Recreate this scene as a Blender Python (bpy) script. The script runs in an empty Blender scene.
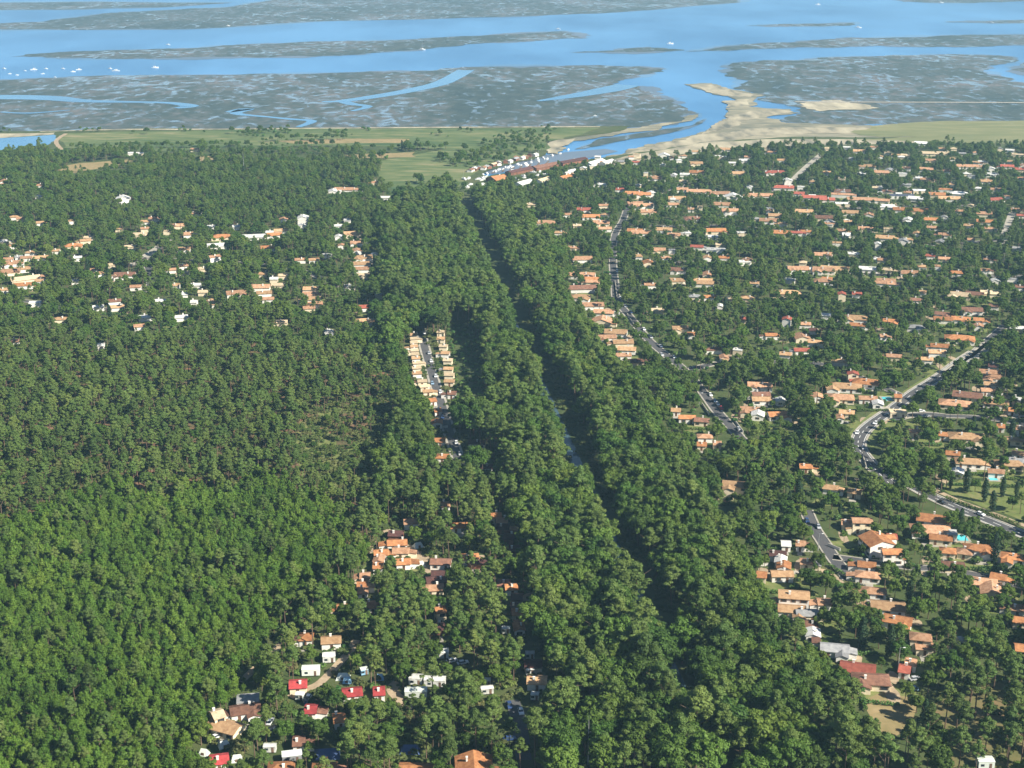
import bpy, math, random
import numpy as np
from mathutils import Vector
R = math.radians
rng = random.Random(7)
nrg = np.random.RandomState(7)
scene = bpy.context.scene
COL = scene.collection

# ------------------------------------------------------------------ camera, sky, sun, exposure
CAM_H = 257.0
FPX = 1422.0
TH = math.atan(474.0 / FPX)
cam_data = bpy.data.cameras.new('camera'); cam = bpy.data.objects.new('camera', cam_data); COL.objects.link(cam)
cam_data.sensor_width = 36.0; cam_data.lens = FPX / 1024.0 * 36.0
cam_data.clip_start = 1.0; cam_data.clip_end = 40000.0
cam.location = (0, 0, CAM_H); cam.rotation_euler = (math.pi / 2 - TH, 0, 0)
scene.camera = cam

SUN_DIR = Vector((0.85, -0.52, 0)).normalized()      # towards the sun, on the ground
SUN_EL = R(39)
world = bpy.data.worlds.new("World"); scene.world = world; world.use_nodes = True
wn = world.node_tree.nodes; wl = world.node_tree.links; wn.clear()
wo = wn.new('ShaderNodeOutputWorld'); wb = wn.new('ShaderNodeBackground'); sky = wn.new('ShaderNodeTexSky')
sky.sky_type = 'NISHITA'; sky.sun_disc = False
sky.sun_elevation = SUN_EL; sky.sun_rotation = math.atan2(SUN_DIR.x, SUN_DIR.y)
sky.air_density = 1.0; sky.dust_density = 0.15; sky.ozone_density = 2.5
wb.inputs['Strength'].default_value = 0.052
wl.new(sky.outputs[0], wb.inputs[0]); wl.new(wb.outputs[0], wo.inputs[0])
sun_data = bpy.data.lights.new('sun', 'SUN'); sun = bpy.data.objects.new('sun', sun_data); COL.objects.link(sun)
sun_data.energy = 5.0; sun_data.angle = R(0.5); sun_data.color = (1.0, 0.94, 0.80)
sdir = Vector((SUN_DIR.x * math.cos(SUN_EL), SUN_DIR.y * math.cos(SUN_EL), math.sin(SUN_EL)))
sun.rotation_euler = sdir.to_track_quat('Z', 'Y').to_euler(); sun.location = (300, -100, 600)
vs = scene.view_settings
vs.view_transform = 'Standard'; vs.look = 'None'; vs.exposure = 1.14; vs.gamma = 1.0
try: vs.use_curve_mapping = False
except Exception: pass
HAZE = 0.000088

# ------------------------------------------------------------------ projection helpers
LZ = 1.0                                              # level of the land
cT, sT = math.cos(TH), math.sin(TH)
def P(px, py, z=LZ):
    u = (px - 512) / FPX; v = -(py - 384) / FPX
    dx, dy, dz = u, cT + v * sT, -sT + v * cT
    t = (z - CAM_H) / dz
    return Vector((dx * t, dy * t, z))
def proj(x, y, z):                                    # works on arrays
    dz = z - CAM_H
    depth = y * cT - dz * sT
    up = y * sT + dz * cT
    return 512 + FPX * x / depth, 384 - FPX * up / depth, depth
def ppm(px, py):                                      # pixels per metre
    p = P(px, py); return FPX / float(proj(p.x, p.y, p.z)[2])
def inside(px, py, poly):
    px = np.asarray(px, float); py = np.asarray(py, float)
    r = np.zeros(px.shape, bool); n = len(poly)
    for i in range(n):
        x1, y1 = poly[i]; x2, y2 = poly[(i + 1) % n]
        if y1 == y2: continue
        c = ((y1 > py) != (y2 > py)) & (px < (x2 - x1) * (py - y1) / (y2 - y1) + x1)
        r ^= c
    return r

# ------------------------------------------------------------------ object helpers
def tag(o, label=None, cat=None, group=None, kind=None):
    if label: o['label'] = label
    if cat: o['category'] = cat
    if group: o['group'] = group
    if kind: o['kind'] = kind
    return o
def empty(name, loc, rz=0.0, scale=None):
    o = bpy.data.objects.new(name, None); COL.objects.link(o)
    o.location = loc; o.rotation_euler = (0, 0, rz); o.empty_display_size = 0.5
    if scale is not None: o.scale = scale
    return o
def link(name, me, parent=None, loc=None):
    o = bpy.data.objects.new(name, me); COL.objects.link(o)
    if parent is not None: o.parent = parent
    if loc is not None: o.location = loc
    return o
class MB:
    def __init__(s): s.v = []; s.f = []; s.m = []
    def box(s, x0, x1, y0, y1, z0, z1, m=0):
        b = len(s.v)
        s.v += [(x0,y0,z0),(x1,y0,z0),(x1,y1,z0),(x0,y1,z0),(x0,y0,z1),(x1,y0,z1),(x1,y1,z1),(x0,y1,z1)]
        for q in ((3,2,1,0),(4,5,6,7),(0,1,5,4),(1,2,6,5),(2,3,7,6),(3,0,4,7)):
            s.f.append(tuple(b + i for i in q)); s.m.append(m)
        return s
    def prism(s, poly, a0, a1, axis='x', m=0, scale1=None):   # polygon of (across, z), run along x or y
        b = len(s.v); n = len(poly)
        for a in (a0, a1):
            for (c, z) in poly:
                s.v.append((a, c, z) if axis == 'x' else (c, a, z))
        s.f.append(tuple(b + i for i in range(n))); s.m.append(m)
        s.f.append(tuple(b + n + i for i in reversed(range(n)))); s.m.append(m)
        for i in range(n):
            j = (i + 1) % n
            s.f.append((b + i, b + n + i, b + n + j, b + j)); s.m.append(m)
        return s
    def poly(s, pts, m=0):
        b = len(s.v); s.v += [tuple(p) for p in pts]; s.f.append(tuple(range(b, b + len(pts)))); s.m.append(m); return s
    def tube(s, p0, p1, r0, r1, n=6, m=0):
        p0 = Vector(p0); p1 = Vector(p1); d = (p1 - p0).normalized()
        a = d.orthogonal().normalized(); c = d.cross(a); b = len(s.v)
        for p, r in ((p0, r0), (p1, r1)):
            for k in range(n):
                t = 2 * math.pi * k / n
                s.v.append(tuple(p + a * (r * math.cos(t)) + c * (r * math.sin(t))))
        for k in range(n):
            j = (k + 1) % n
            s.f.append((b + k, b + j, b + n + j, b + n + k)); s.m.append(m)
        s.f.append(tuple(b + n + k for k in range(n))); s.m.append(m)
        s.f.append(tuple(b + k for k in reversed(range(n)))); s.m.append(m)
        return s
    def mesh(s, name, mats):
        me = bpy.data.meshes.new(name); me.from_pydata(s.v, [], s.f)
        for mt in (mats if isinstance(mats, (list, tuple)) else [mats]): me.materials.append(mt)
        if any(s.m): me.polygons.foreach_set('material_index', s.m)
        import bmesh
        bm = bmesh.new(); bm.from_mesh(me); bmesh.ops.recalc_face_normals(bm, faces=bm.faces); bm.to_mesh(me); bm.free()
        me.update(); return me
    def build(s, name, mats, parent=None): return link(name, s.mesh(name, mats), parent)

# ------------------------------------------------------------------ materials
def newmat(name):
    m = bpy.data.materials.new(name); m.use_nodes = True
    nt = m.node_tree; b = nt.nodes['Principled BSDF']
    b.inputs['Specular IOR Level'].default_value = 0.25
    return m, nt, b
def noise_mat(name, stops, scale, rough=0.9, detail=6, rand=0.0, bump=0.0, coord='Object', stretch=None, scale2=None, amt2=0.5, dist=0.0, spec=0.2):
    """colour ramp over procedural noise (plus a second, finer noise and per-object brightness)"""
    m, nt, b = newmat(name); N = nt.nodes; L = nt.links
    tc = N.new('ShaderNodeTexCoord'); src = tc.outputs['Object']
    if coord == 'World':
        g = N.new('ShaderNodeNewGeometry'); src = g.outputs['Position']
    if stretch:
        mp = N.new('ShaderNodeMapping'); mp.inputs['Scale'].default_value = stretch; L.new(src, mp.inputs[0]); src = mp.outputs[0]
    n = N.new('ShaderNodeTexNoise'); n.inputs['Scale'].default_value = scale; n.inputs['Detail'].default_value = detail
    n.inputs['Roughness'].default_value = 0.62; n.inputs['Distortion'].default_value = dist
    L.new(src, n.inputs['Vector']); fac = n.outputs['Fac']
    if scale2:
        n2 = N.new('ShaderNodeTexNoise'); n2.inputs['Scale'].default_value = scale2; n2.inputs['Detail'].default_value = 4
        L.new(src, n2.inputs['Vector'])
        mx = N.new('ShaderNodeMix'); mx.data_type = 'FLOAT'; mx.inputs[0].default_value = amt2
        L.new(fac, mx.inputs[2]); L.new(n2.outputs['Fac'], mx.inputs[3]); fac = mx.outputs[0]
    rp = N.new('ShaderNodeValToRGB'); L.new(fac, rp.inputs[0])
    el = rp.color_ramp.elements
    while len(el) < len(stops): el.new(0.5)
    for e, (p, c) in zip(el, stops): e.position = p; e.color = (*c, 1)
    out = rp.outputs[0]
    if rand:
        oi = N.new('ShaderNodeObjectInfo'); mr = N.new('ShaderNodeMapRange')
        mr.inputs[3].default_value = 1 - rand; mr.inputs[4].default_value = 1 + rand
        L.new(oi.outputs['Random'], mr.inputs[0])
        vm = N.new('ShaderNodeVectorMath'); vm.operation = 'SCALE'
        L.new(out, vm.inputs[0]); L.new(mr.outputs[0], vm.inputs['Scale']); out = vm.outputs[0]
    L.new(out, b.inputs['Base Color']); b.inputs['Roughness'].default_value = rough
    b.inputs['Specular IOR Level'].default_value = spec
    if bump:
        bp = N.new('ShaderNodeBump'); bp.inputs['Strength'].default_value = bump; L.new(fac, bp.inputs['Height']); L.new(bp.outputs[0], b.inputs['Normal'])
    return m
def foliage_mat(name, c_dark, c_mid, c_light, hue=0.03, trans=0.15):
    """leaf colour: varies leaf by leaf, tree by tree and over the ground"""
    m, nt, b = newmat(name); N = nt.nodes; L = nt.links
    g = N.new('ShaderNodeNewGeometry'); oi = N.new('ShaderNodeObjectInfo')
    rp = N.new('ShaderNodeValToRGB'); el = rp.color_ramp.elements; el.new(0.5)
    for e, (p, c) in zip(el, ((0.0, c_dark), (0.5, c_mid), (1.0, c_light))): e.position = p; e.color = (*c, 1)
    n = N.new('ShaderNodeTexNoise'); n.inputs['Scale'].default_value = 0.022; n.inputs['Detail'].default_value = 3
    L.new(g.outputs['Position'], n.inputs['Vector'])
    a = N.new('ShaderNodeMath'); a.operation = 'MULTIPLY_ADD'; a.inputs[1].default_value = 0.30; L.new(g.outputs['Random Per Island'], a.inputs[0])
    a2 = N.new('ShaderNodeMath'); a2.operation = 'MULTIPLY'; a2.inputs[1].default_value = 0.45; L.new(oi.outputs['Random'], a2.inputs[0])
    L.new(a2.outputs[0], a.inputs[2])
    a3 = N.new('ShaderNodeMath'); a3.operation = 'MULTIPLY_ADD'; a3.inputs[1].default_value = 0.9; a3.inputs[2].default_value = -0.33; L.new(n.outputs['Fac'], a3.inputs[0])
    a4 = N.new('ShaderNodeMath'); a4.operation = 'ADD'; L.new(a.outputs[0], a4.inputs[0]); L.new(a3.outputs[0], a4.inputs[1])
    L.new(a4.outputs[0], rp.inputs[0])
    hs = N.new('ShaderNodeHueSaturation'); mr = N.new('ShaderNodeMapRange'); mr.inputs[3].default_value = 0.5 - hue; mr.inputs[4].default_value = 0.5 + hue * 0.6
    w = N.new('ShaderNodeTexWhiteNoise'); w.noise_dimensions = '1D'; L.new(oi.outputs['Random'], w.inputs['W'])
    L.new(w.outputs['Value'], mr.inputs[0]); L.new(mr.outputs[0], hs.inputs['Hue']); L.new(rp.outputs[0], hs.inputs['Color'])
    L.new(hs.outputs[0], b.inputs['Base Color']); b.inputs['Roughness'].default_value = 0.62; b.inputs['Specular IOR Level'].default_value = 0.18
    tr = N.new('ShaderNodeBsdfTranslucent'); L.new(hs.outputs[0], tr.inputs['Color'])
    ms = N.new('ShaderNodeMixShader'); ms.inputs[0].default_value = trans
    L.new(b.outputs[0], ms.inputs[1]); L.new(tr.outputs[0], ms.inputs[2]); L.new(ms.outputs[0], N['Material Output'].inputs['Surface'])
    return m
def plain(name, c, rough=0.6, rand=0.0, spec=0.3, metal=0.0):
    d = tuple(x * 0.86 for x in c)
    m = noise_mat(name, ((0.3, d), (0.7, c)), 1.3, rough=rough, rand=rand, spec=spec)
    m.node_tree.nodes['Principled BSDF'].inputs['Metallic'].default_value = metal
    return m

M = {}
M['young_pine'] = foliage_mat('young_pine_needles', (0.030,0.066,0.008), (0.078,0.148,0.017), (0.145,0.222,0.030), 0.012)
M['pine'] = foliage_mat('pine_needles', (0.036,0.062,0.014), (0.086,0.138,0.030), (0.150,0.200,0.046), 0.015)
M['leaf'] = foliage_mat('broad_leaves', (0.022,0.048,0.008), (0.060,0.112,0.015), (0.130,0.192,0.030), 0.02)
M['cypress'] = foliage_mat('cypress_foliage', (0.014,0.034,0.014), (0.024,0.052,0.020), (0.038,0.072,0.026), 0.01)
M['shrub'] = foliage_mat('shrub_leaves', (0.030,0.070,0.018), (0.070,0.140,0.030), (0.130,0.210,0.050), 0.04)
M['bracken'] = foliage_mat('bracken_fronds', (0.045,0.075,0.020), (0.080,0.110,0.030), (0.135,0.120,0.050), 0.02)
M['bark'] = noise_mat('bark', ((0.3,(0.07,0.05,0.035)),(0.7,(0.19,0.13,0.09))), 3.0, rand=0.15)
ROOF = {
 'o': ((0.51,0.235,0.100),(0.36,0.150,0.064),'bright orange'),
 's': ((0.52,0.305,0.185),(0.36,0.190,0.108),'salmon pink'),
 't': ((0.54,0.345,0.190),(0.40,0.235,0.125),'sandy tan'),
 'c': ((0.66,0.520,0.350),(0.52,0.400,0.260),'pale cream'),
 'r': ((0.42,0.120,0.080),(0.30,0.080,0.055),'brick red'),
 'p': ((0.44,0.060,0.062),(0.32,0.045,0.045),'bright red'),
 'b': ((0.26,0.130,0.085),(0.17,0.085,0.060),'dull brown'),
 'd': ((0.115,0.050,0.042),(0.075,0.035,0.032),'dark maroon'),
 'w': ((0.72,0.71,0.68),(0.58,0.57,0.55),'white'),
 'g': ((0.34,0.34,0.34),(0.24,0.24,0.25),'grey'),
 'k': ((0.085,0.10,0.14),(0.06,0.07,0.10),'slate blue'),
}
def roof_mat(k):
    a, d, _ = ROOF[k]
    m, nt, b = newmat('roof_' + ROOF[k][2].replace(' ', '_')); N = nt.nodes; L = nt.links
    tc = N.new('ShaderNodeTexCoord')
    n = N.new('ShaderNodeTexNoise'); n.inputs['Scale'].default_value = 0.55; n.inputs['Detail'].default_value = 7; n.inputs['Roughness'].default_value = 0.7
    L.new(tc.outputs['Object'], n.inputs['Vector'])
    rp = N.new('ShaderNodeValToRGB'); L.new(n.outputs['Fac'], rp.inputs[0])
    el = rp.color_ramp.elements; el.new(.5); el[0].position = 0.30; el[0].color = (*[q * .62 for q in d], 1); el[1].position = 0.42; el[1].color = (*d, 1); el[2].position = 0.62; el[2].color = (*a, 1)
    wv = N.new('ShaderNodeTexWave'); wv.inputs['Scale'].default_value = 1.6; wv.inputs['Distortion'].default_value = 1.5; wv.inputs['Detail'].default_value = 2
    L.new(tc.outputs['Object'], wv.inputs['Vector'])
    oi = N.new('ShaderNodeObjectInfo'); mr = N.new('ShaderNodeMapRange'); mr.inputs[3].default_value = 0.62; mr.inputs[4].default_value = 1.10
    L.new(oi.outputs['Random'], mr.inputs[0])
    wm = N.new('ShaderNodeMapRange'); wm.inputs[3].default_value = 0.86; wm.inputs[4].default_value = 1.04; L.new(wv.outputs['Fac'], wm.inputs[0])
    mu = N.new('ShaderNodeMath'); mu.operation = 'MULTIPLY'; L.new(mr.outputs[0], mu.inputs[0]); L.new(wm.outputs[0], mu.inputs[1])
    vm = N.new('ShaderNodeVectorMath'); vm.operation = 'SCALE'; L.new(rp.outputs[0], vm.inputs[0]); L.new(mu.outputs[0], vm.inputs['Scale'])
    L.new(vm.outputs[0], b.inputs['Base Color']); b.inputs['Roughness'].default_value = 0.85
    bp = N.new('ShaderNodeBump'); bp.inputs['Strength'].default_value = 0.35; bp.inputs['Distance'].default_value = 0.08
    L.new(wv.outputs['Fac'], bp.inputs['Height']); L.new(bp.outputs[0], b.inputs['Normal'])
    return m
RM = {k: roof_mat(k) for k in ROOF}
M['wall_w'] = noise_mat('white_render', ((0.3,(0.58,0.55,0.50)),(0.6,(0.75,0.72,0.67))), 0.5, rand=0.08)
M['wall_c'] = noise_mat('cream_render', ((0.3,(0.55,0.46,0.32)),(0.6,(0.70,0.60,0.44))), 0.5, rand=0.1)
M['wall_b'] = noise_mat('timber_boards', ((0.3,(0.16,0.07,0.045)),(0.7,(0.25,0.11,0.07))), 1.2, rand=0.2)
M['glass'] = plain('window_glass', (0.03,0.04,0.05), 0.12, spec=0.6)
M['shutter'] = plain('painted_shutter', (0.16,0.10,0.07), 0.6, rand=0.4)
M['door'] = plain('door_paint', (0.14,0.07,0.04), 0.6, rand=0.4)
M['asphalt'] = noise_mat('asphalt', ((0.3,(0.055,0.055,0.060)),(0.7,(0.095,0.093,0.095))), 0.25, coord='World', scale2=2.0)
M['pavement'] = noise_mat('pale_pavement', ((0.3,(0.25,0.23,0.19)),(0.7,(0.38,0.35,0.30))), 0.3, coord='World')
M['sandpath'] = noise_mat('sandy_path', ((0.3,(0.24,0.18,0.12)),(0.7,(0.40,0.31,0.21))), 0.3, coord='World')
M['paint'] = plain('road_paint', (0.72,0.72,0.70), 0.7)
M['metal'] = plain('galvanised_metal', (0.42,0.43,0.44), 0.45, metal=0.5)
M['wood'] = plain('weathered_wood', (0.16,0.12,0.09), 0.9)
M['tyre'] = plain('tyre_rubber', (0.02,0.02,0.02), 0.9)
M['white'] = plain('white_gloss', (0.80,0.80,0.79), 0.35)
M['off_white'] = noise_mat('weathered_white_panel', ((0.32,(0.34,0.34,0.31)),(0.6,(0.60,0.60,0.57))), 0.7, rand=0.22)
M['pool'] = plain('pool_water', (0.10,0.52,0.58), 0.08, spec=0.5)
M['tarp'] = plain('pale_tarpaulin', (0.62,0.66,0.60), 0.7, rand=0.2)
M['blue_tarp'] = plain('blue_tarpaulin', (0.06,0.10,0.22), 0.6, rand=0.2)
M['sky_tarp'] = plain('light_blue_sheet', (0.25,0.45,0.62), 0.6)
CARC = {'white': (0.78,0.78,0.78), 'silver grey': (0.42,0.43,0.45), 'dark blue': (0.03,0.06,0.16), 'black': (0.02,0.02,0.022), 'red': (0.38,0.03,0.03), 'pale blue': (0.25,0.36,0.48)}
CM = {k: plain('car_paint_' + k.replace(' ', '_'), c, 0.25, spec=0.6) for k, c in CARC.items()}
M['floor'] = noise_mat('forest_floor', ((0.28,(0.028,0.042,0.014)),(0.45,(0.050,0.072,0.022)),(0.60,(0.080,0.090,0.034)),(0.78,(0.17,0.125,0.066))), 0.016, coord='World', scale2=0.16, amt2=0.45)
M['lawn'] = noise_mat('mown_grass', ((0.3,(0.085,0.115,0.030)),(0.5,(0.125,0.150,0.045)),(0.75,(0.21,0.185,0.085))), 0.05, coord='World', scale2=0.4)
M['meadow'] = noise_mat('meadow_grass', ((0.36,(0.040,0.075,0.024)),(0.46,(0.075,0.108,0.036)),(0.55,(0.115,0.140,0.052)),(0.66,(0.23,0.200,0.105))), 0.009, coord='World', stretch=(0.5,1.6,1), scale2=0.06)
M['dry'] = noise_mat('dry_grass', ((0.3,(0.16,0.135,0.055)),(0.7,(0.32,0.235,0.125))), 0.04, coord='World', scale2=0.3)
M['clearing'] = noise_mat('bracken_clearing', ((0.3,(0.075,0.085,0.030)),(0.5,(0.125,0.115,0.045)),(0.72,(0.20,0.125,0.070))), 0.03, coord='World', scale2=0.3)
M['sand'] = noise_mat('beach_sand', ((0.38,(0.11,0.110,0.088)),(0.49,(0.29,0.255,0.18)),(0.64,(0.45,0.395,0.28))), 0.012, coord='World', scale2=0.05, rough=0.8, stretch=(1.3,0.4,1))
M['marsh'] = noise_mat('salt_marsh', ((0.3,(0.10,0.125,0.050)),(0.5,(0.16,0.165,0.075)),(0.7,(0.25,0.225,0.115))), 0.010, coord='World', scale2=0.05, stretch=(0.5,1.5,1))

def water_mat(name, col, rough, wave=0.06, strength=0.25):
    m, nt, b = newmat(name); N = nt.nodes; L = nt.links
    g = N.new('ShaderNodeNewGeometry')
    n0 = N.new('ShaderNodeTexNoise'); n0.inputs['Scale'].default_value = 0.0016; n0.inputs['Detail'].default_value = 5; n0.inputs['Roughness'].default_value = 0.6
    mp = N.new('ShaderNodeMapping'); mp.inputs['Scale'].default_value = (1.6, 0.75, 1); mp.inputs['Rotation'].default_value = (0, 0, .12); L.new(g.outputs['Position'], mp.inputs[0]); L.new(mp.outputs[0], n0.inputs['Vector'])
    rp = N.new('ShaderNodeValToRGB'); L.new(n0.outputs['Fac'], rp.inputs[0])
    e = rp.color_ramp.elements; e[0].position = 0.36; e[0].color = (*[c * 0.74 for c in col], 1); e[1].position = 0.62; e[1].color = (col[0] * 1.9, col[1] * 1.32, col[2] * 1.15, 1)
    L.new(rp.outputs[0], b.inputs['Base Color']); b.inputs['Roughness'].default_value = rough; b.inputs['IOR'].default_value = 1.33; b.inputs['Specular IOR Level'].default_value = 0.5
    n = N.new('ShaderNodeTexNoise'); n.inputs['Scale'].default_value = wave; n.inputs['Detail'].default_value = 4; L.new(g.outputs['Position'], n.inputs['Vector'])
    bp = N.new('ShaderNodeBump'); bp.inputs['Strength'].default_value = strength; bp.inputs['Distance'].default_value = 0.5; L.new(n.outputs['Fac'], bp.inputs['Height']); L.new(bp.outputs[0], b.inputs['Normal'])
    return m
M['water'] = water_mat('bay_water', (0.045,0.190,0.42), 0.28)
M['canal'] = water_mat('canal_water', (0.03,0.07,0.09), 0.08, 0.3, 0.08)
M['pond'] = water_mat('pond_water', (0.05,0.20,0.40), 0.15)
def mud_mat():
    m, nt, b = newmat('tidal_mud'); N = nt.nodes; L = nt.links
    g = N.new('ShaderNodeNewGeometry')
    mp = N.new('ShaderNodeMapping'); mp.inputs['Scale'].default_value = (1.0, 0.6, 1); L.new(g.outputs['Position'], mp.inputs[0])
    def nz(s, d, r=0.6, dist=0.0, src=mp):
        n = N.new('ShaderNodeTexNoise'); n.inputs['Scale'].default_value = s; n.inputs['Detail'].default_value = d; n.inputs['Roughness'].default_value = r; n.inputs['Distortion'].default_value = dist
        L.new(src.outputs[0], n.inputs['Vector']); return n.outputs['Fac']
    big = nz(0.0045, 7, 0.68, 0.4); fine = nz(0.05, 5, 0.7, 0.8)
    mx = N.new('ShaderNodeMix'); mx.data_type = 'FLOAT'; mx.inputs[0].default_value = 0.5; L.new(big, mx.inputs[2]); L.new(fine, mx.inputs[3])
    rp = N.new('ShaderNodeValToRGB'); L.new(mx.outputs[0], rp.inputs[0]); el = rp.color_ramp.elements; el.new(.5); el.new(.6)
    for e, (p, c) in zip(el, ((0.36,(0.020,0.034,0.022)),(0.47,(0.046,0.060,0.040)),(0.54,(0.090,0.090,0.072)),(0.66,(0.20,0.165,0.150)))): e.position = p; e.color = (*c, 1)
    # puddles and runnels left by the tide: smooth wet spots
    pud = nz(0.055, 5, 0.62, 0.7)
    st = N.new('ShaderNodeMapRange'); st.inputs[1].default_value = 0.53; st.inputs[2].default_value = 0.70
    # a branching net of fine drainage channels
    wn_ = N.new('ShaderNodeTexNoise'); wn_.inputs['Scale'].default_value = 0.012; wn_.inputs['Detail'].default_value = 4; L.new(mp.outputs[0], wn_.inputs['Vector'])
    wa = N.new('ShaderNodeVectorMath'); wa.operation = 'MULTIPLY_ADD'; wa.inputs[1].default_value = (90, 90, 0); L.new(wn_.outputs['Color'], wa.inputs[0]); L.new(mp.outputs[0], wa.inputs[2])
    vo = N.new('ShaderNodeTexVoronoi'); vo.feature = 'DISTANCE_TO_EDGE'; vo.inputs['Scale'].default_value = 0.0085; L.new(wa.outputs[0], vo.inputs['Vector'])
    ch = N.new('ShaderNodeMapRange'); ch.inputs[1].default_value = 0.0; ch.inputs[2].default_value = 0.045; ch.inputs[3].default_value = 0.105; ch.inputs[4].default_value = 0.0; L.new(vo.outputs['Distance'], ch.inputs[0])
    bg = N.new('ShaderNodeMapRange'); bg.inputs[1].default_value = 0.42; bg.inputs[2].default_value = 0.6; bg.inputs[3].default_value = -.05; bg.inputs[4].default_value = 0.05; L.new(big, bg.inputs[0])
    ad = N.new('ShaderNodeMath'); L.new(pud, ad.inputs[0]); L.new(ch.outputs[0], ad.inputs[1]); ad2 = N.new('ShaderNodeMath'); L.new(ad.outputs[0], ad2.inputs[0]); L.new(bg.outputs[0], ad2.inputs[1])
    L.new(ad2.outputs[0], st.inputs[0])
    mc = N.new('ShaderNodeMix'); mc.data_type = 'RGBA'; L.new(st.outputs[0], mc.inputs[0]); L.new(rp.outputs[0], mc.inputs[6]); mc.inputs[7].default_value = (0.15,0.21,0.27,1)
    L.new(mc.outputs[2], b.inputs['Base Color'])
    rr = N.new('ShaderNodeMapRange'); rr.inputs[3].default_value = 0.46; rr.inputs[4].default_value = 0.10; L.new(st.outputs[0], rr.inputs[0]); L.new(rr.outputs[0], b.inputs['Roughness'])
    b.inputs['Specular IOR Level'].default_value = 0.5
    bp = N.new('ShaderNodeBump'); bp.inputs['Strength'].default_value = 0.3; bp.inputs['Distance'].default_value = 1.0; L.new(fine, bp.inputs['Height']); L.new(bp.outputs[0], b.inputs['Normal'])
    return m
M['mud'] = mud_mat()

# ------------------------------------------------------------------ the setting: water, land, flats, sand
def rough_outline(pts, amp, step, closed=True, seed=1):
    """subdivide an outline (world xy) and jag it with fractal offsets so that shores are not ruled lines"""
    r = random.Random(seed); out = []
    n = len(pts)
    for i in range(n if closed else n - 1):
        a = pts[i]; b = pts[(i + 1) % n]
        d = (b - a).length
        seg = [a, b]; am = min(amp, d * 0.22)
        while d > step and len(seg) < 130:
            ns = [seg[0]]
            for j in range(len(seg) - 1):
                m_ = (seg[j] + seg[j + 1]) / 2; t = seg[j + 1] - seg[j]; nn = Vector((-t.y, t.x, 0))
                if nn.length > 0: nn.normalize()
                ns += [m_ + nn * r.uniform(-am, am), seg[j + 1]]
            seg = ns; d /= 2; am *= 0.55
        out += seg[:-1]
    if not closed: out.append(pts[-1])
    return out
def sheet(name, px_poly, z, mat, amp=0, step=30, seed=1, parent=None):
    pts = [P(x, y, z) for x, y in px_poly]
    if amp: pts = rough_outline(pts, amp, step, True, seed)
    return sheet_xy(name, pts, z, mat)
def sheet_xy(name, pts, z, mat):
    from mathutils.geometry import tessellate_polygon
    vs_ = [Vector((p.x, p.y, z)) for p in pts]
    tris = tessellate_polygon([vs_])
    fs = []
    for t in tris:
        a, b, c = (vs_[i] for i in t)
        if (b - a).cross(c - a).z < 0: t = (t[0], t[2], t[1])
        fs.append(tuple(t))
    me = bpy.data.meshes.new(name); me.from_pydata([tuple(v) for v in vs_], [], fs); me.materials.append(mat); me.update()
    return tag(link(name, me), kind='structure')
EXT = 9000
wsh = MB(); wsh.poly([(-EXT,-2500,0),(EXT,-2500,0),(EXT,17000,0),(-EXT,17000,0)])
tag(wsh.build('bay_water', M['water']), kind='structure')
SHORE = [(-400,131),(-80,131),(0,131),(120,129),(200,129),(320,128),(440,127),(540,126.5),(600,126),(632,126),(620,131),(600,134),(575,137),(556,140),(547,144),(548,152),
         (542,156.5),(522,161),(502,166),(488,170.5),(482,174.5),(488,176),(503,173.3),(520,169.8),(545,165.2),(575,160.8),(598,158),(640,152),(680,146),(720,142),(770,138),(840,137),(900,137),(1024,137),(1500,137)]
land_pts = rough_outline([P(x, y) for x, y in SHORE], 7, 14, False, 3)
land_pts = [Vector((-EXT + 500, land_pts[0].y, LZ))] + land_pts + [Vector((EXT - 500, land_pts[-1].y, LZ)), Vector((EXT - 500, -2300, LZ)), Vector((-EXT + 500, -2300, LZ))]
sheet_xy('ground', land_pts, LZ, M['floor'])
M['shoal0'] = water_mat('outer_shallows', (0.065,0.19,0.36), 0.28)  # wider ring round each flat, its colour between bay water and mud
M['shoal1'] = water_mat('silty_shallows', (0.075,0.13,0.19), 0.32)
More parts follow.
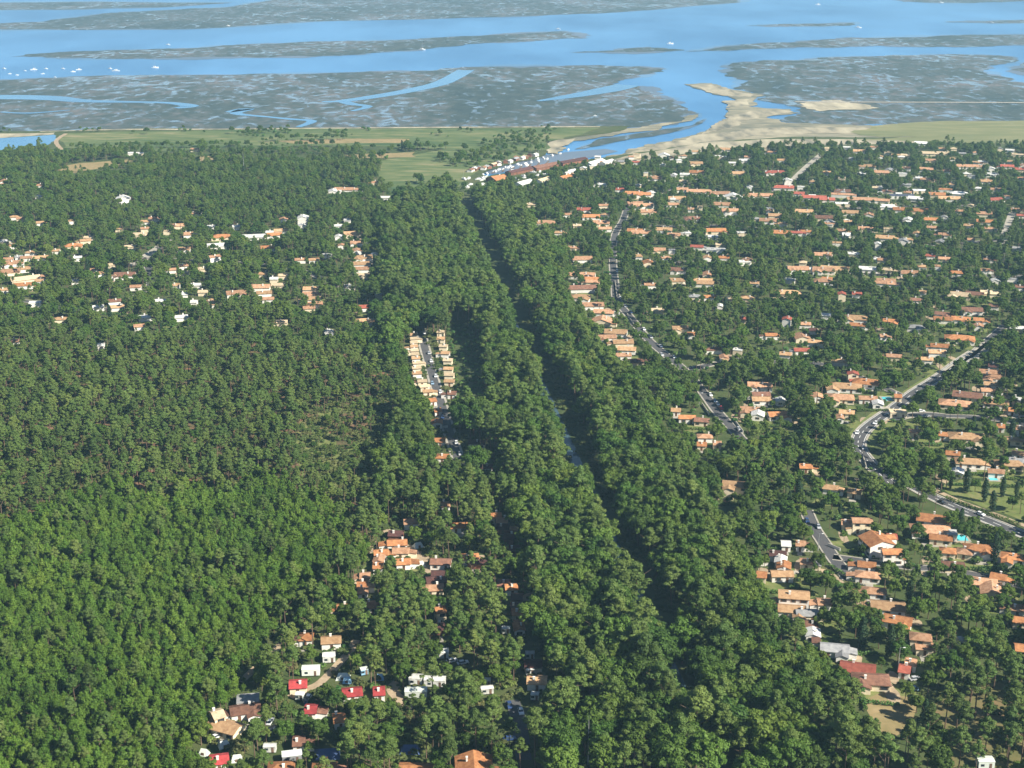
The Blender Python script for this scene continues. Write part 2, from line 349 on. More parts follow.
FLATS = [
 [(-80,31),(60,29.5),(200,28.5),(340,20.5),(440,18.5),(540,15.5),(640,10.5),(735,3),(745,-3),(500,-8),(300,-3),(230,7),(150,11),(100,14),(40,22),(-80,26)],
 [(-80,10),(60,9.5),(170,7),(230,3),(100,2),(-80,4)],
 [(15,56),(60,58),(150,58.5),(260,57.5),(340,55.5),(370,53),(430,48.5),(480,43.5),(540,40.5),(585,38.5),(575,33),(560,31.5),(480,36),(400,40),(330,41.5),(240,44.5),(180,48.5),(90,51)],
 [(-120,83),(0,80),(60,78),(120,75.5),(200,75),(330,73),(370,71.5),(430,71),(480,67),(560,66.5),(640,66.5),(663,69.5),(652,73),(625,79),(611,84),(622,87.5),(640,86),(656,95),(676,104),(697,113),(684,120),(650,126),(610,130),(560,129),(300,130),(0,133),(-120,134)],
 [(735,77),(730,69),(740,62.5),(800,60.5),(850,57),(920,55),(980,55),(1012,57),(988,66),(984,70),(1004,77),(1040,85),(1120,88),(1120,127),(1024,126),(900,124),(780,121),(800,112),(785,104),(765,101),(752,92),(740,84)],
 [(1040,60),(1120,58),(1120,82),(1050,80),(1010,70),(1020,64)],
 [(572,52.3),(600,51),(650,47.5),(684,50.4),(640,53.3)],
 [(747,25.6),(800,24),(855,23),(852,25),(800,26)],
 [(945,22),(1000,20.5),(1100,19),(1100,22.5),(1000,23)],
 [(690,51),(730,50.5),(762,48.5),(800,47),(830,47.6),(880,45.5),(920,47),(1000,45.5),(1120,46.5),(1120,34),(1000,35),(950,35.5),(870,38),(820,40),(790,42.5),(740,44.5)],
 [(893,0.5),(930,2.5),(975,2.8),(1020,1.2),(1100,-1),(1000,-4)],
 [(600,138.5),(640,133),(690,126),(705,119),(700,124),(670,133),(630,139),(590,147),(575,149)],
]
for i, f in enumerate(FLATS):
    if i not in (4.5,):
        cxm = sum(p[0] for p in f) / len(f); cym = sum(p[1] for p in f) / len(f)
        ys_ = [p[1] for p in f]; hh_ = max(ys_) - min(ys_)
        for k_, gr in ((0, 1.9), (1, .9)):
            g = [(cxm + (x - cxm) * (1 + .012 * gr), cym + (y - cym) * (1 + 2 * gr * .55 / max(hh_, 3)) ) for x, y in f]
            sheet('wet_margin', g, 0.10 + 0.08 * k_ + 0.006 * i, M['shoal%d' % k_], 30 if i != 11 else 5, 14, 320 + i + 40 * k_)
    sheet('mudflat', f, 0.30 + 0.01 * i, M['mud'], 26 if i != 11 else 5, 18, 20 + i)
M['silt_sand'] = noise_mat('silty_sand', ((0.36,(0.09,0.10,0.075)),(0.5,(0.20,0.185,0.13)),(0.64,(0.36,0.315,0.22))), 0.012, coord='World', scale2=0.05, stretch=(0.6,1.3,1))
SANDS = [
 [(684,84),(712,83),(735,90),(752,93),(765,96),(752,101),(748,106),(790,109),(800,113),(768,118),(790,123),(870,125),(905,128),(950,132),(960,141),(760,142),(640,156),(602,161),(606,156),(640,147),(672,141),(700,132),(722,122),(727,112),(746,104),(735,99),(712,94)],
 [(549,153),(545,146),(552,140),(566,136),(600,131.5),(640,127.5),(680,121.5),(698,114),(690,121),(660,129),(625,133),(600,137),(572,141),(560,146),(558,152)],
 [(1050,118),(1080,120),(1120,124),(1120,130),(1040,124)],
 [(588,146),(640,137),(690,127.5),(694,129),(650,138),(600,147)],
 [(815,101.5),(840,100),(850,103),(880,108),(820,111),(800,106)],
]
for i, f in enumerate(SANDS):
    if i == 3: continue
    sheet('sand_beach', f, 0.62 + 0.02 * i, M['sand'] if i > 1 else M['silt_sand'], 13 if i != 1 else 9, 9, 50 + i)
for i, f in enumerate([[(688,85),(711,84.5),(736,91),(758,94.5),(752,97),(728,96),(706,92)], [(722,101),(745,99.5),(757,98),(748,103.5),(735,106.5),(726,107)], [(716,123),(726,116),(748,111),(785,110),(792,112),(765,115),(742,120),(735,126),(718,130),(702,134)],
                       [(606,160),(642,149),(676,141),(704,134),(745,129),(800,127),(868,126.5),(905,129),(940,133),(900,135),(820,133),(760,135),(700,142),(642,155)]]):
    sheet('sand_beach', f, 0.78 + 0.01 * i, M['sand'], 9, 9, 160 + i)
sheet('sand_beach', [(600,162),(640,153.5),(700,143),(770,139),(900,138.5),(930,139),(940,143),(780,146),(700,152),(640,161),(606,168)], LZ + 0.02, M['sand'], 5, 12, 61)
sheet('sand_beach', [(548,153),(546,144),(556,140.5),(575,138.5),(572,142),(560,147),(558,154)], LZ + 0.02, M['sand'], 3, 8, 62)
sheet('salt_marsh', [(880,137),(850,132),(870,126),(940,121),(1120,119),(1120,139),(960,139)], 0.86, M['marsh'], 10, 18, 70)
sheet('salt_marsh', [(855,140),(900,137.2),(1120,137.2),(1120,146),(960,143)], LZ + 0.03, M['marsh'], 5, 18, 71)
# tidal creeks winding over the flats
def ribbon(name, px, widths, z, mat, kind='structure', smooth=4):
    pts = [P(x, y, z) for x, y in px]
    if smooth:
        q = []
        for i in range(len(pts) - 1):
            p0 = pts[max(i - 1, 0)]; p1 = pts[i]; p2 = pts[i + 1]; p3 = pts[min(i + 2, len(pts) - 1)]
            for k in range(smooth):
                t = k / smooth
                q.append((0.5 * ((2 * p1) + (p2 - p0) * t + (2 * p0 - 5 * p1 + 4 * p2 - p3) * t * t + (3 * p1 - p0 - 3 * p2 + p3) * t ** 3), widths[i] * (1 - t) + widths[i + 1] * t))
        q.append((pts[-1], widths[-1]))
    else: q = list(zip(pts, widths))
    mb = MB(); n = len(q)
    for i, (p, w) in enumerate(q):
        t = (q[min(i + 1, n - 1)][0] - q[max(i - 1, 0)][0]); t.z = 0; t.normalize(); nn = Vector((-t.y, t.x, 0))
        a = p + nn * (w / 2); b = p - nn * (w / 2); mb.v += [(a.x, a.y, z), (b.x, b.y, z)]
    for i in range(n - 1): mb.f.append((2*i, 2*i+1, 2*i+3, 2*i+2)); mb.m.append(0)
    me = mb.mesh(name, mat)
    for p_ in me.polygons:
        if p_.normal.z < 0: me.flip_normals(); break
    o = link(name, me); tag(o, kind=kind); return o, [a for a, _ in q]
CREEKS = [
 ([(466,70),(452,78),(438,84),(412,90),(378,96),(342,101),(322,101.5)], [30,30,30,30,28,22,8]),
 ([(342,101),(352,104),(368,106.5),(352,111)], [18,18,14,8]),
 ([(-120,97),(0,97),(50,98),(85,101),(140,102),(172,103),(190,106),(176,108)], [50,50,46,28,16,18,26,14]),
 ([(228,112),(247,109),(236,113.5),(270,117),(290,119),(312,121),(298,127)], [12,24,16,9,12,14,8]),
 ([(628,85),(606,90),(572,96),(538,101)], [40,45,30,8]),
 ([(0,112),(30,113),(70,110)], [6,12,5]),
]
for i, (p, w) in enumerate(CREEKS): ribbon('tidal_creek', p, w, 0.5 + 0.01 * i, M['pond'])
ribbon('wet_margin', [(486,173.5),(503,169.5),(522,165.3),(542,160.5),(560,157.5),(580,154.5),(612,150)], [14,26,34,40,46,44,20], 0.28, M['shoal1'])
ribbon('causeway', [(795,101.6),(860,102),(940,102.2),(1040,102.6)], [9,9,9,9], 0.80, M['pavement'])
sheet('pond', [(-90,141),(-40,139.5),(0,138),(54,134.6),(55,140),(42,147),(0,150),(-40,153),(-90,155)], LZ + 0.05, M['pond'], 4, 12, 81)
sheet('sand_beach', [(-90,137),(0,133.5),(55,132.5),(54,134.4),(20,136.6),(-30,140),(-90,142)], LZ + 0.03, M['sand'], 3, 10, 82)
ribbon('sand_beach', [(40,131.5),(120,129.4),(200,129.2),(320,128.2),(440,127.3),(540,126.8),(600,126.6)], [5,9,10,9,10,10,6], LZ + 0.02, M['sand'])
sheet('meadow', [(62,149),(58,138),(70,133),(200,130.5),(400,128.5),(560,127.5),(600,128),(572,136),(546,141),(546,150),(470,150),(380,146),(300,146),(150,151)], LZ + 0.04, M['meadow'], 8, 20, 90)
sheet('meadow', [(380,160),(440,150),(540,153),(500,162),(470,176),(460,186),(430,200),(398,206),(384,190)], LZ + 0.05, M['meadow'], 5, 20, 91)
DRYS = [[(55,169),(80,163),(128,159.5),(134,161),(120,166),(75,173)], [(270,141),(340,138.5),(410,139),(400,143),(300,144)], [(185,158),(230,155),(232,160),(200,161)], [(345,155),(415,152),(416,157),(360,159)]]
for i, d in enumerate(DRYS): sheet('dry_grass', d, LZ + 0.08 + 0.01 * i, M['dry'], 4, 14, 93 + i)
LAWN_R = [(942,485),(962,478),(1000,484),(1060,492),(1060,532),(1024,521),(985,508),(955,497)]
DRYLAWN = [(866,699),(884,692),(912,697),(912,722),(890,742),(872,724)]
PINECLEAR = [(930,705),(950,684),(985,674),(1030,690),(1060,735),(1030,775),(985,800),(945,765)]
CLEAR = [(290,440),(335,408),(385,396),(398,425),(390,460),(372,500),(330,502),(300,480)]
sheet('lawn', LAWN_R, LZ + 0.06, M['lawn'], 3, 10, 100)
sheet('dry_lawn', DRYLAWN, LZ + 0.06, M['dry'], 1.5, 6, 101)
sheet('sandy_clearing', PINECLEAR, LZ + 0.05, M['clearing'], 4, 10, 102)
M['heath'] = noise_mat('reddish_heath', ((0.34,(0.050,0.055,0.020)),(0.47,(0.095,0.080,0.035)),(0.56,(0.165,0.095,0.055)),(0.70,(0.24,0.145,0.090))), 0.022, coord='World', scale2=0.22, amt2=0.4)
sheet('heath', [(-200,345),(0,342),(100,348),(220,340),(340,350),(392,380),(396,420),(392,460),(372,510),(350,548),(330,512),(280,486),(210,482),(140,490),(60,506),(0,524),(-200,540)], LZ + 0.04, M['heath'], 6, 14, 104)
sheet('bracken_clearing', CLEAR, LZ + 0.05, M['lawn'], 8, 14, 103)
sheet('bracken_clearing', [(318,428),(350,412),(380,418),(372,440),(340,452)], LZ + 0.06, M['heath'], 6, 10, 105)
# the straight canal between the two wooded banks: apparent line x = 450 + 0.455 (y - 185)
def cx(y): return 450 + 0.455 * (y - 185)
ribbon('canal_bank', [(cx(y), y) for y in (205,300,500,800,1000)], [13]*5, LZ + 0.05, M['floor'], smooth=0)
ribbon('canal_water', [(cx(y), y) for y in (203,300,500,800,1000)], [5.6]*5, LZ + 0.09, M['canal'], smooth=0)
CA = P(cx(190), 190); CB = P(cx(800), 800); CD = (CB - CA).normalized()
def canal_dist(x, y): return abs(CD.x * (y - CA.y) - CD.y * (x - CA.x))

# ------------------------------------------------------------------ roads and paths
PENDING = [(x, y) for x in range(62, 132, 8) for y in (163, 166, 169)] + [(x, y) for x in range(280, 405, 12) for y in (140.5, 143)] + [(x, y) for x in range(348, 418, 10) for y in (154, 156.5)] + [(x, 157 + 3 * (x % 2)) for x in range(186, 232, 9)] + [(x, y) for d in DRYS for x, y in d] + [(x, y) for x in (5, 20, 35, 48) for y in (139, 142, 145)] + [(x, 139 + 5 * (x % 2)) for x in range(70, 380, 9)]
KEY = []                                               # places the photo shows open to view: (px, py, distance)
FOOT = []                                              # footprints trees must keep off: (x, y, radius)
def key(px, py, z=LZ, slack=1.5):
    p = P(px, py, z); KEY.append((px, py, float(proj(p.x, p.y, z)[2]) - slack))
for q in PENDING: key(*q)
def road(px, width, pave=1.6, mat='asphalt', clear=True, z=LZ + 0.12, name='road', dash=False, clear_y=None):
    o, pts = ribbon(name, px, [width] * len(px), z, M[mat])
    def off(d):                                         # a line beside the centre line
        r = []
        for i, p in enumerate(pts):
            t = pts[min(i + 1, len(pts) - 1)] - pts[max(i - 1, 0)]; t.z = 0; t.normalize()
            r.append(p + Vector((-t.y, t.x, 0)) * d)
        return r
    if pave:
        for sg in (-1, 1):
            mb = MB(); a = off(sg * (width / 2)); b = off(sg * (width / 2 + pave)); n = len(a)
            for p, q in zip(a, b):
                mb.v += [(p.x, p.y, z - 0.1), (p.x, p.y, z + 0.12), (q.x, q.y, z + 0.12), (q.x, q.y, z - 0.1)]
            for i in range(n - 1):
                k = 4 * i
                for j in range(3): mb.f.append((k + j, k + j + 1, k + j + 5, k + j + 4)); mb.m.append(0)
            tag(mb.build('pavement', M['pavement']), kind='structure')
    if dash:
        mb = MB(); l = 0
        for i in range(len(pts) - 1):
            d = pts[i + 1] - pts[i]; n = max(1, int(d.length / 4)); t = d.normalized(); nn = Vector((-t.y, t.x, 0)) * 0.14
            for k in range(0, n):
                l += 1
                if l % 2: continue
                a = pts[i] + d * (k / n); b = pts[i] + d * ((k + 0.9) / n)
                mb.poly([(v.x, v.y, z + 0.012) for v in (a + nn, b + nn, b - nn, a - nn)])
        for sg in (-1, 1):
            e0 = off(sg * (width / 2 - 0.35)); e1 = off(sg * (width / 2 - 0.6))
            for i in range(len(pts) - 1): mb.poly([(v.x, v.y, z + 0.012) for v in (e0[i], e0[i+1], e1[i+1], e1[i])])
        tag(mb.build('road_marking', M['paint']), kind='structure')
    for i in range(len(pts) - 1):
        d = (pts[i + 1] - pts[i]).length
        for k in range(max(1, int(d / 4))):
            p = pts[i].lerp(pts[i + 1], k / max(1, int(d / 4)))
            a, b, dd = proj(p.x, p.y, p.z)
            seen = clear and (clear_y is None or any(y0 <= b <= y1 for y0, y1 in clear_y))
            FOOT.append((p.x, p.y, width / 2 + pave if seen else max(.3, width / 2 - 1.4)))
            if clear and (clear_y is None or any(y0 <= b <= y1 for y0, y1 in clear_y)): (k % 2 == 0) and KEY.append((float(a), float(b), float(dd) - 5))
    return pts
R1 = road([(628,205),(623,220),(616,232),(613,245),(613,265),(615,285),(617,300),(630,317),(645,336),(662,352),(682,368),(700,388),(716,410),(732,428),(748,447)], 4.8, 0.9,
          clear_y=[(212,245),(268,300),(316,322),(336,366),(396,434)])
R1B = road([(686,371),(712,364),(750,358)], 5.0, 1.0, clear_y=[(364,371)])
R2 = road([(975,352),(958,363),(939,377),(915,392),(898,405),(884,415),(871,424),(862,433),(858,443),(861,452),(868,461),(876,470),(890,484)], 6.6, 1.0, dash=True, clear_y=[(374,466)])
R3 = road([(905,482),(929,495),(955,507),(985,519),(1022,534),(1080,556)], 6.4, 1.0, dash=True, clear_y=[(496,600)])
R3B = road([(935,490),(962,502),(995,514),(1026,526),(1080,545)], 3.0, 0, 'sandpath', name='path', clear_y=[(500,600)])
R4 = road([(806,510),(814,528),(822,540),(833,557),(850,580)], 5.2, 0.7, clear_y=[(534,560)])
R5 = road([(826,150),(812,162),(803,170),(794,179),(780,195)], 5.0, 0.8, 'pavement', name='lane', clear_y=[(156,178)])
R6 = road([(990,343),(981,351),(966,361),(950,372)], 6, 1.5, 'pavement', name='lane', clear_y=[(350,361)])
R7 = road([(170,236),(160,247),(150,254),(143,258),(130,266)], 6, 1.5, 'pavement', name='lane', clear_y=[(247,258)])
R8 = road([(420,326),(424,345),(429,363),(435,384),(441,403),(446,421),(452,440),(459,461),(466,480)], 4.6, 1.2, clear_y=[(333,459)])
for y_ in np.arange(333, 458, 2.2):
    x_ = float(np.interp(y_, [326,345,363,384,403,421,440,461], [420,424,429,435,441,446,452,459])); key(x_ - 1.5, y_, slack=4); key(x_ + 1.5, y_, slack=4)
for y_ in np.arange(331, 383, 3.0): key(446 + (y_ - 331) * .2, y_, LZ + 3, 4); key(450 + (y_ - 331) * .2, y_, LZ + 3, 4)
R9 = road([(1014,208),(1010,219),(1006,230),(1002,244)], 4.5, 0.8, 'pavement', name='lane', clear_y=[(217,231)])
R10 = road([(893,420),(905,416),(925,414),(945,416)], 5, 1.2, clear_y=[(412,420)])
R11 = road([(356,640),(350,651),(340,662),(330,673),(318,684),(304,690),(290,697)], 3.2, 0, 'sandpath', name='path')
R12 = road([(283,642),(275,650),(262,662),(250,673),(240,682)], 3.0, 0, 'sandpath', name='path', clear_y=[(645,652),(668,680)])
R13 = road([(398,682),(392,690),(404,702),(420,712)], 4.0, 0, 'sandpath', name='path', clear_y=[(684,700)])
R14 = road([(512,700),(517,715),(521,735),(524,760)], 5.0, 0, 'asphalt', name='lane', clear_y=[(700,740)])
R15 = road([(405,545),(420,562),(432,572)], 5.0, 0, 'sandpath', name='path', clear_y=[(545,570)])
R16 = road([(480,555),(478,566),(474,575)], 4.0, 0, 'sandpath', name='path', clear_y=[(556,572)])
for ln in ([(622,223),(660,226),(730,226),(820,236),(900,246),(1000,240)],[(612,262),(680,262),(760,264),(850,273),(930,276),(1040,276)],
           [(945,416),(985,418),(1040,428)],[(975,352),(1000,330),(1030,305)],[(626,207),(690,182),(750,170),(780,195),(850,208),(940,205),(1014,208)],[(712,364),(780,362),(830,366),(900,395)],[(833,557),(900,566),(960,572),(1040,590)],[(143,258),(150,285),(100,310),(20,300)],[(143,258),(230,262),(300,270),(340,290)]):
    road(ln, 4.6, 0.7, clear=False, name='lane')
R17 = road([(62,150),(56,141),(66,133.5)], 5, 0, 'sandpath', name='path', clear=False)
sheet('verge', [(842,440),(858,424),(872,412),(884,405),(888,408),(874,419),(860,432),(852,446)], LZ + 0.1, M['lawn'], 0)
sheet('verge', [(868,440),(874,428),(888,420),(900,421),(886,430),(876,442),(872,452)], LZ + 0.1, M['lawn'], 0)
sheet('verge', [(888,404),(905,390),(935,371),(938,373),(915,388),(895,404),(888,410)], LZ + 0.09, M['lawn'], 0)
for k in ((850,432),(862,420),(874,410),(878,432),(872,440),(888,424),(900,395),(920,381),(566,428),(569,440),(572,452),(575,462),(563,420)): key(*k)
for a, b in ((945,486),(960,480),(985,483),(1000,492),(1015,505),(1010,515),(980,498),(1020,490)): key(a, b)
for a, b in ((872,703),(886,700),(898,705),(880,718),(890,728)): key(a, b)
for a, b in ((955,715),(975,730),(990,690)): key(a, b)

# ------------------------------------------------------------------ houses
def parse(txt):
    for ln in txt.split():
        f = ln.split(','); yield float(f[0]), float(f[1]), float(f[2]), f[3][0], (f[4] if len(f) > 4 else '')
# px, py of the middle of the roof; width in pixels; roof colour; flags: H hip, V ridge towards the camera, F flat, 2 storeys, W wing, C cream walls, B timber walls, +nn / -nn turn
HOUSES = [
('behind the marina', '''531,203,10,c 544,221,20,s,H 567,213,8,s 584,208,13,r 591,215,16,o 601,221,16,s 604,204,10,s 605,227,12,s 577,224,8,c 559,231,9,t 572,246,8,s 602,183,9,w 620,188,10,r'''),
('along straight street\'s canal side', '''582,257,18,s 582,273,24,s,W 593,280,13,s 583,286,30,b 580,295,19,t,H 593,303,21,s,+6 604,310,20,s,-8 602,319,20,s,V 616,330,22,t,-6 607,335,18,s,+8 623,340,20,t 627,347,18,t,-5 623,353,16,s 638,359,20,b,H 653,387,6,s 592,277,13,o'''),
('in far town by the beach', '''636,161,7,r 664,154,10,w,V 696,162,12,t 698,171,15,o 654,177,20,s 685,173,9,w 726,148,11,t 720,156,12,w,F 744,159,9,w 737,172,16,t 772,151,8,s 781,159,10,t 776,171,20,r,H 788,179,8,w,V2 784,186,18,r'''),
('in far town\'s upper left', '''634,192,16,o 642,193,16,o 651,192,9,w,V 635,202,14,s 681,188,13,s 677,197,16,t 673,203,12,s 699,190,22,s 720,192,18,s 733,195,14,w,V 761,194,24,s 643,204,18,s 648,210,16,s 723,203,17,s 730,209,15,s,2'''),
('in the far town centre', '''635,229,14,o 641,231,18,s 664,228,15,t 674,233,12,s 693,217,16,b,H 716,229,22,o 712,235,11,w 776,214,14,t 769,219,17,s 804,210,17,t 823,216,17,b 829,221,9,w,V 779,231,18,o 796,231,11,r 806,230,10,o 658,248,14,s 697,245,12,r 716,249,17,w,F 724,256,10,o 648,261,10,o,V 665,256,8,s 745,261,12,w,F 679,268,15,b 707,272,8,s,V 703,279,17,t 676,278,12,t 798,192,12,r 814,196,22,r 827,198,14,r'''),
('at far right by the marsh', '''860,150,12,t 874,146,7,s 922,142,13,w 896,154,8,t 906,154,9,c 927,152,13,c 943,152,12,c 930,159,10,s 1017,154,12,c,F 1010,149,8,w 867,165,15,t 861,172,9,w 880,171,15,s 907,167,9,s 927,168,13,s 947,170,9,s 967,165,19,s 1007,165,12,r 1020,168,12,r 992,173,12,w 986,180,11,t 1022,177,10,s 826,171,9,t 926,178,10,s'''),
('around the far long shops', '''842,190,15,b 887,190,9,b 843,194,24,s,F 862,198,27,s 843,203,14,w,F 902,195,22,k,F 920,190,13,w,F 917,197,15,w 945,189,13,o,F 937,193,15,o 959,192,16,w,H 951,197,22,t 995,198,13,r,+30 996,188,10,s 883,199,12,s 886,205,15,w 902,208,16,o 919,209,16,o 930,218,14,o 908,218,9,w,V 851,211,16,t 830,222,10,s 842,229,12,s 866,227,14,s 849,233,12,w 984,212,14,s 985,220,15,o 989,227,9,s 969,224,9,t 933,226,11,s 945,233,12,s 971,238,7,s 1015,208,8,s 1022,214,10,r 885,236,17,t 878,242,6,w,V2 908,238,9,t'''),
('below the far long shops', '''853,252,10,w 828,252,9,s 835,267,25,t 868,267,16,w 888,268,12,c 910,271,17,s 930,254,9,r 945,257,12,s 958,271,13,o 827,277,10,o 886,279,17,s 798,267,19,s 824,268,20,s 823,253,16,s 790,278,10,w 823,279,17,s,H 881,281,12,s 894,282,13,s'''),
('right of the straight street', '''650,283,11,s 677,279,12,t 704,281,18,t 707,273,8,s,V 657,308,13,c 710,295,12,o 720,304,6,w,V 680,326,16,t,C 691,332,8,o 712,347,14,b,H 724,355,9,s,V 738,349,10,w,F 748,296,14,t,H 743,317,6,r 772,333,14,o'''),
('among middle right trees', '''788,291,24,t,HC 842,292,8,r,V2 857,292,9,r 787,317,9,r,V2 826,313,10,w 805,322,12,s 813,328,8,d 802,335,15,s,V 816,340,16,t 802,348,16,r 786,352,12,t 855,316,23,t,H 858,323,16,o 840,359,16,t 853,371,11,r,V2 883,334,6,s 894,354,15,s 927,357,12,t 891,319,15,o,W 916,325,17,g,H'''),
('in the upper right group', '''916,298,12,b 959,293,20,c 975,292,16,b 990,291,17,c 994,304,10,b 972,308,20,b 943,312,15,b 943,317,18,o 961,317,18,o 982,318,16,o 979,324,10,s,V 1020,326,11,w 1020,285,9,b 960,336,28,o,H 940,344,18,o 937,350,17,t'''),
('in the stacked upper right row', '''994,364,11,d 990,370,20,s 993,375,20,s,W 993,382,17,t 989,388,16,s'''),
('right of the curved road', '''968,393,28,b 955,401,30,s,H 996,400,24,t 1017,397,9,w 1017,408,16,o 967,434,34,t,HC 943,432,7,o 1001,424,7,o 1020,426,7,s 915,429,12,s 898,411,17,c,F 1014,437,18,t,H 1019,451,13,t 1017,458,14,g 1009,461,26,t,H 996,469,16,s 953,451,14,o 969,459,26,t,H 958,469,12,w,V'''),
('left of the curved road', '''844,384,34,t,H 868,380,28,o,H 840,395,27,s,H 817,394,12,s,V 868,396,18,s 878,401,11,w,V 898,394,7,o 847,410,15,t 840,415,7,s,V'''),
('at straight street\'s lower end', '''760,383,24,s 761,392,18,b 762,397,20,t 781,398,10,w,V 750,407,20,s 758,412,13,w,V 779,412,22,o,+14 687,415,17,o 702,418,15,b,-5 676,408,10,t 705,434,15,s,H 717,441,9,s 702,442,10,o'''),
('alone in dense right wood', '''736,482,26,t,2C 806,464,13,o 831,485,15,t 855,489,14,t'''),
('around the short right street', '''862,518,20,s,2C 848,520,13,s,C 877,538,27,o,V+25 892,534,10,r 892,549,20,o,+12 867,562,18,o 868,572,24,s,H 874,588,24,s,H 888,603,33,t 898,617,28,o 807,559,14,s 778,551,17,d 781,557,12,w,V 784,563,14,o,V 782,571,22,t 762,572,8,o 786,541,9,w 801,541,9,s 794,592,30,t,2 792,606,27,t 807,610,22,g 824,599,14,s 811,621,13,b 813,630,15,w,V'''),
('around the turquoise pool', '''934,516,32,o 931,527,38,s,H 941,535,22,o 951,532,13,w,F 948,548,16,o,H 965,549,15,s,H 978,545,26,o,H 953,562,22,b 1014,554,24,o,H'''),
('at right edge under pines', '''983,579,28,s,H 992,587,22,s,V 999,574,16,o 1018,605,16,s,H 1020,617,15,o 1022,645,14,o'''),
('by the lower right lawn', '''921,634,21,s,2H 924,643,18,s 911,659,12,s 905,666,12,r 871,676,36,b,H 858,665,34,r 835,645,28,g'''),
('at the far left edge', '''4,181,12,s,V 40,184,6,s 38,195,6,w 123,197,13,w,2V 73,244,16,o,H 85,239,10,t 77,256,9,w 56,249,7,t 40,256,14,t 27,256,12,s 14,261,17,s,W 22,267,14,t 8,270,20,s 25,277,26,c,+15 23,283,16,o 39,279,8,t 3,288,9,t'''),
('around the left pale lane', '''146,220,10,t 153,217,8,s 145,227,8,s 141,233,15,c 130,245,10,c 119,227,7,t 178,224,13,s 188,233,9,s 184,247,12,t 171,268,9,s 183,264,9,s 184,271,9,c 125,273,19,b 115,299,14,b 117,305,14,t 98,305,11,w 196,212,10,s 60,317,14,t,H 181,315,13,w 139,324,11,s 144,315,12,w 15,339,8,s 101,343,6,w 35,302,12,w,F'''),
('in the left hamlet', '''222,235,19,o,H 217,244,18,w 254,235,21,w 274,233,14,o 281,229,13,t 269,246,15,o 236,225,7,w 211,225,7,w 214,255,11,s,+25 202,267,9,c 264,272,9,t 274,277,8,w 300,258,10,s 314,258,10,t 303,216,10,w,V2 302,224,7,w,V'''),
('under the far meadow', '''333,190,10,w,V 344,188,17,s 354,188,10,s 375,181,7,s 385,196,9,w 195,148,8,s 140,152,7,w 130,152,6,w'''),
('in packed left clusters', '''353,232,17,t 357,241,12,s 357,249,9,s,V 362,256,18,t 362,262,16,t 362,267,15,s 364,273,12,c 260,285,18,s 278,283,12,c 264,291,14,t 268,297,12,s 236,291,18,s 312,287,16,t 312,292,17,s 312,297,17,t 313,302,18,s 309,306,12,s 196,283,9,w 203,290,9,c 211,300,10,t,V 194,300,7,w 282,320,11,c 329,330,9,w,V'''),
('left of the canal wood', '''367,305,16,r 365,319,20,t,H'''),
('left of the cottage lane', '''432,398,8,o,+15 437,408,8,o,+15 437,420,11,o,V 440,438,11,o 442,454,13,o,H'''),
('right of the cottage lane', '''452,391,9,b 477,440,17,d 487,464,12,d'''),
('in the bungalow park', '''459,523,18,o 445,502,9,s 496,513,11,o 502,518,12,s 503,524,13,d 411,519,15,s 396,531,15,d 397,540,20,o 401,548,17,s 381,550,15,o 379,556,11,s,V 378,563,10,o 403,559,15,o 441,559,21,b 470,554,17,o,+10 473,558,12,d 436,577,20,d 433,585,21,s 438,571,14,d 365,573,11,s 362,582,9,o 372,602,12,o,+10 342,605,7,o 363,588,6,s 440,607,11,o,+12 504,580,14,b 511,584,13,o 517,609,11,o 509,534,11,d 514,546,11,d 517,594,12,d 519,624,10,o,V 439,624,8,d 516,603,9,d'''),
('in the campsite clearing', '''225,723,34,t,N-35 217,711,11,c,+20 245,706,30,b 248,698,23,g,F 298,681,18,p 352,689,20,p 379,688,11,p 311,706,13,p 219,756,19,p 306,634,14,o,H 331,637,20,t 339,715,9,o 299,738,12,b 281,764,26,o,H 324,765,24,o,H 474,763,36,o,V 416,766,34,o 537,677,20,t 533,661,18,d'''),
]
LEFTROW = [(413.2,332.7),(413.4,336.6),(413.6,340.5),(413.8,344.4),(414.2,348.3),(414.8,352),(415.6,356),(416.6,360.6),(416.4,365.6),(416.8,371),(422,379),(424.6,384),(427.6,389)]
RIGHTROW = [(441,330),(441.3,336.5),(443.5,344),(445.5,351),(448,358),(448.5,366.5),(449.5,372.5),(449.5,379)]

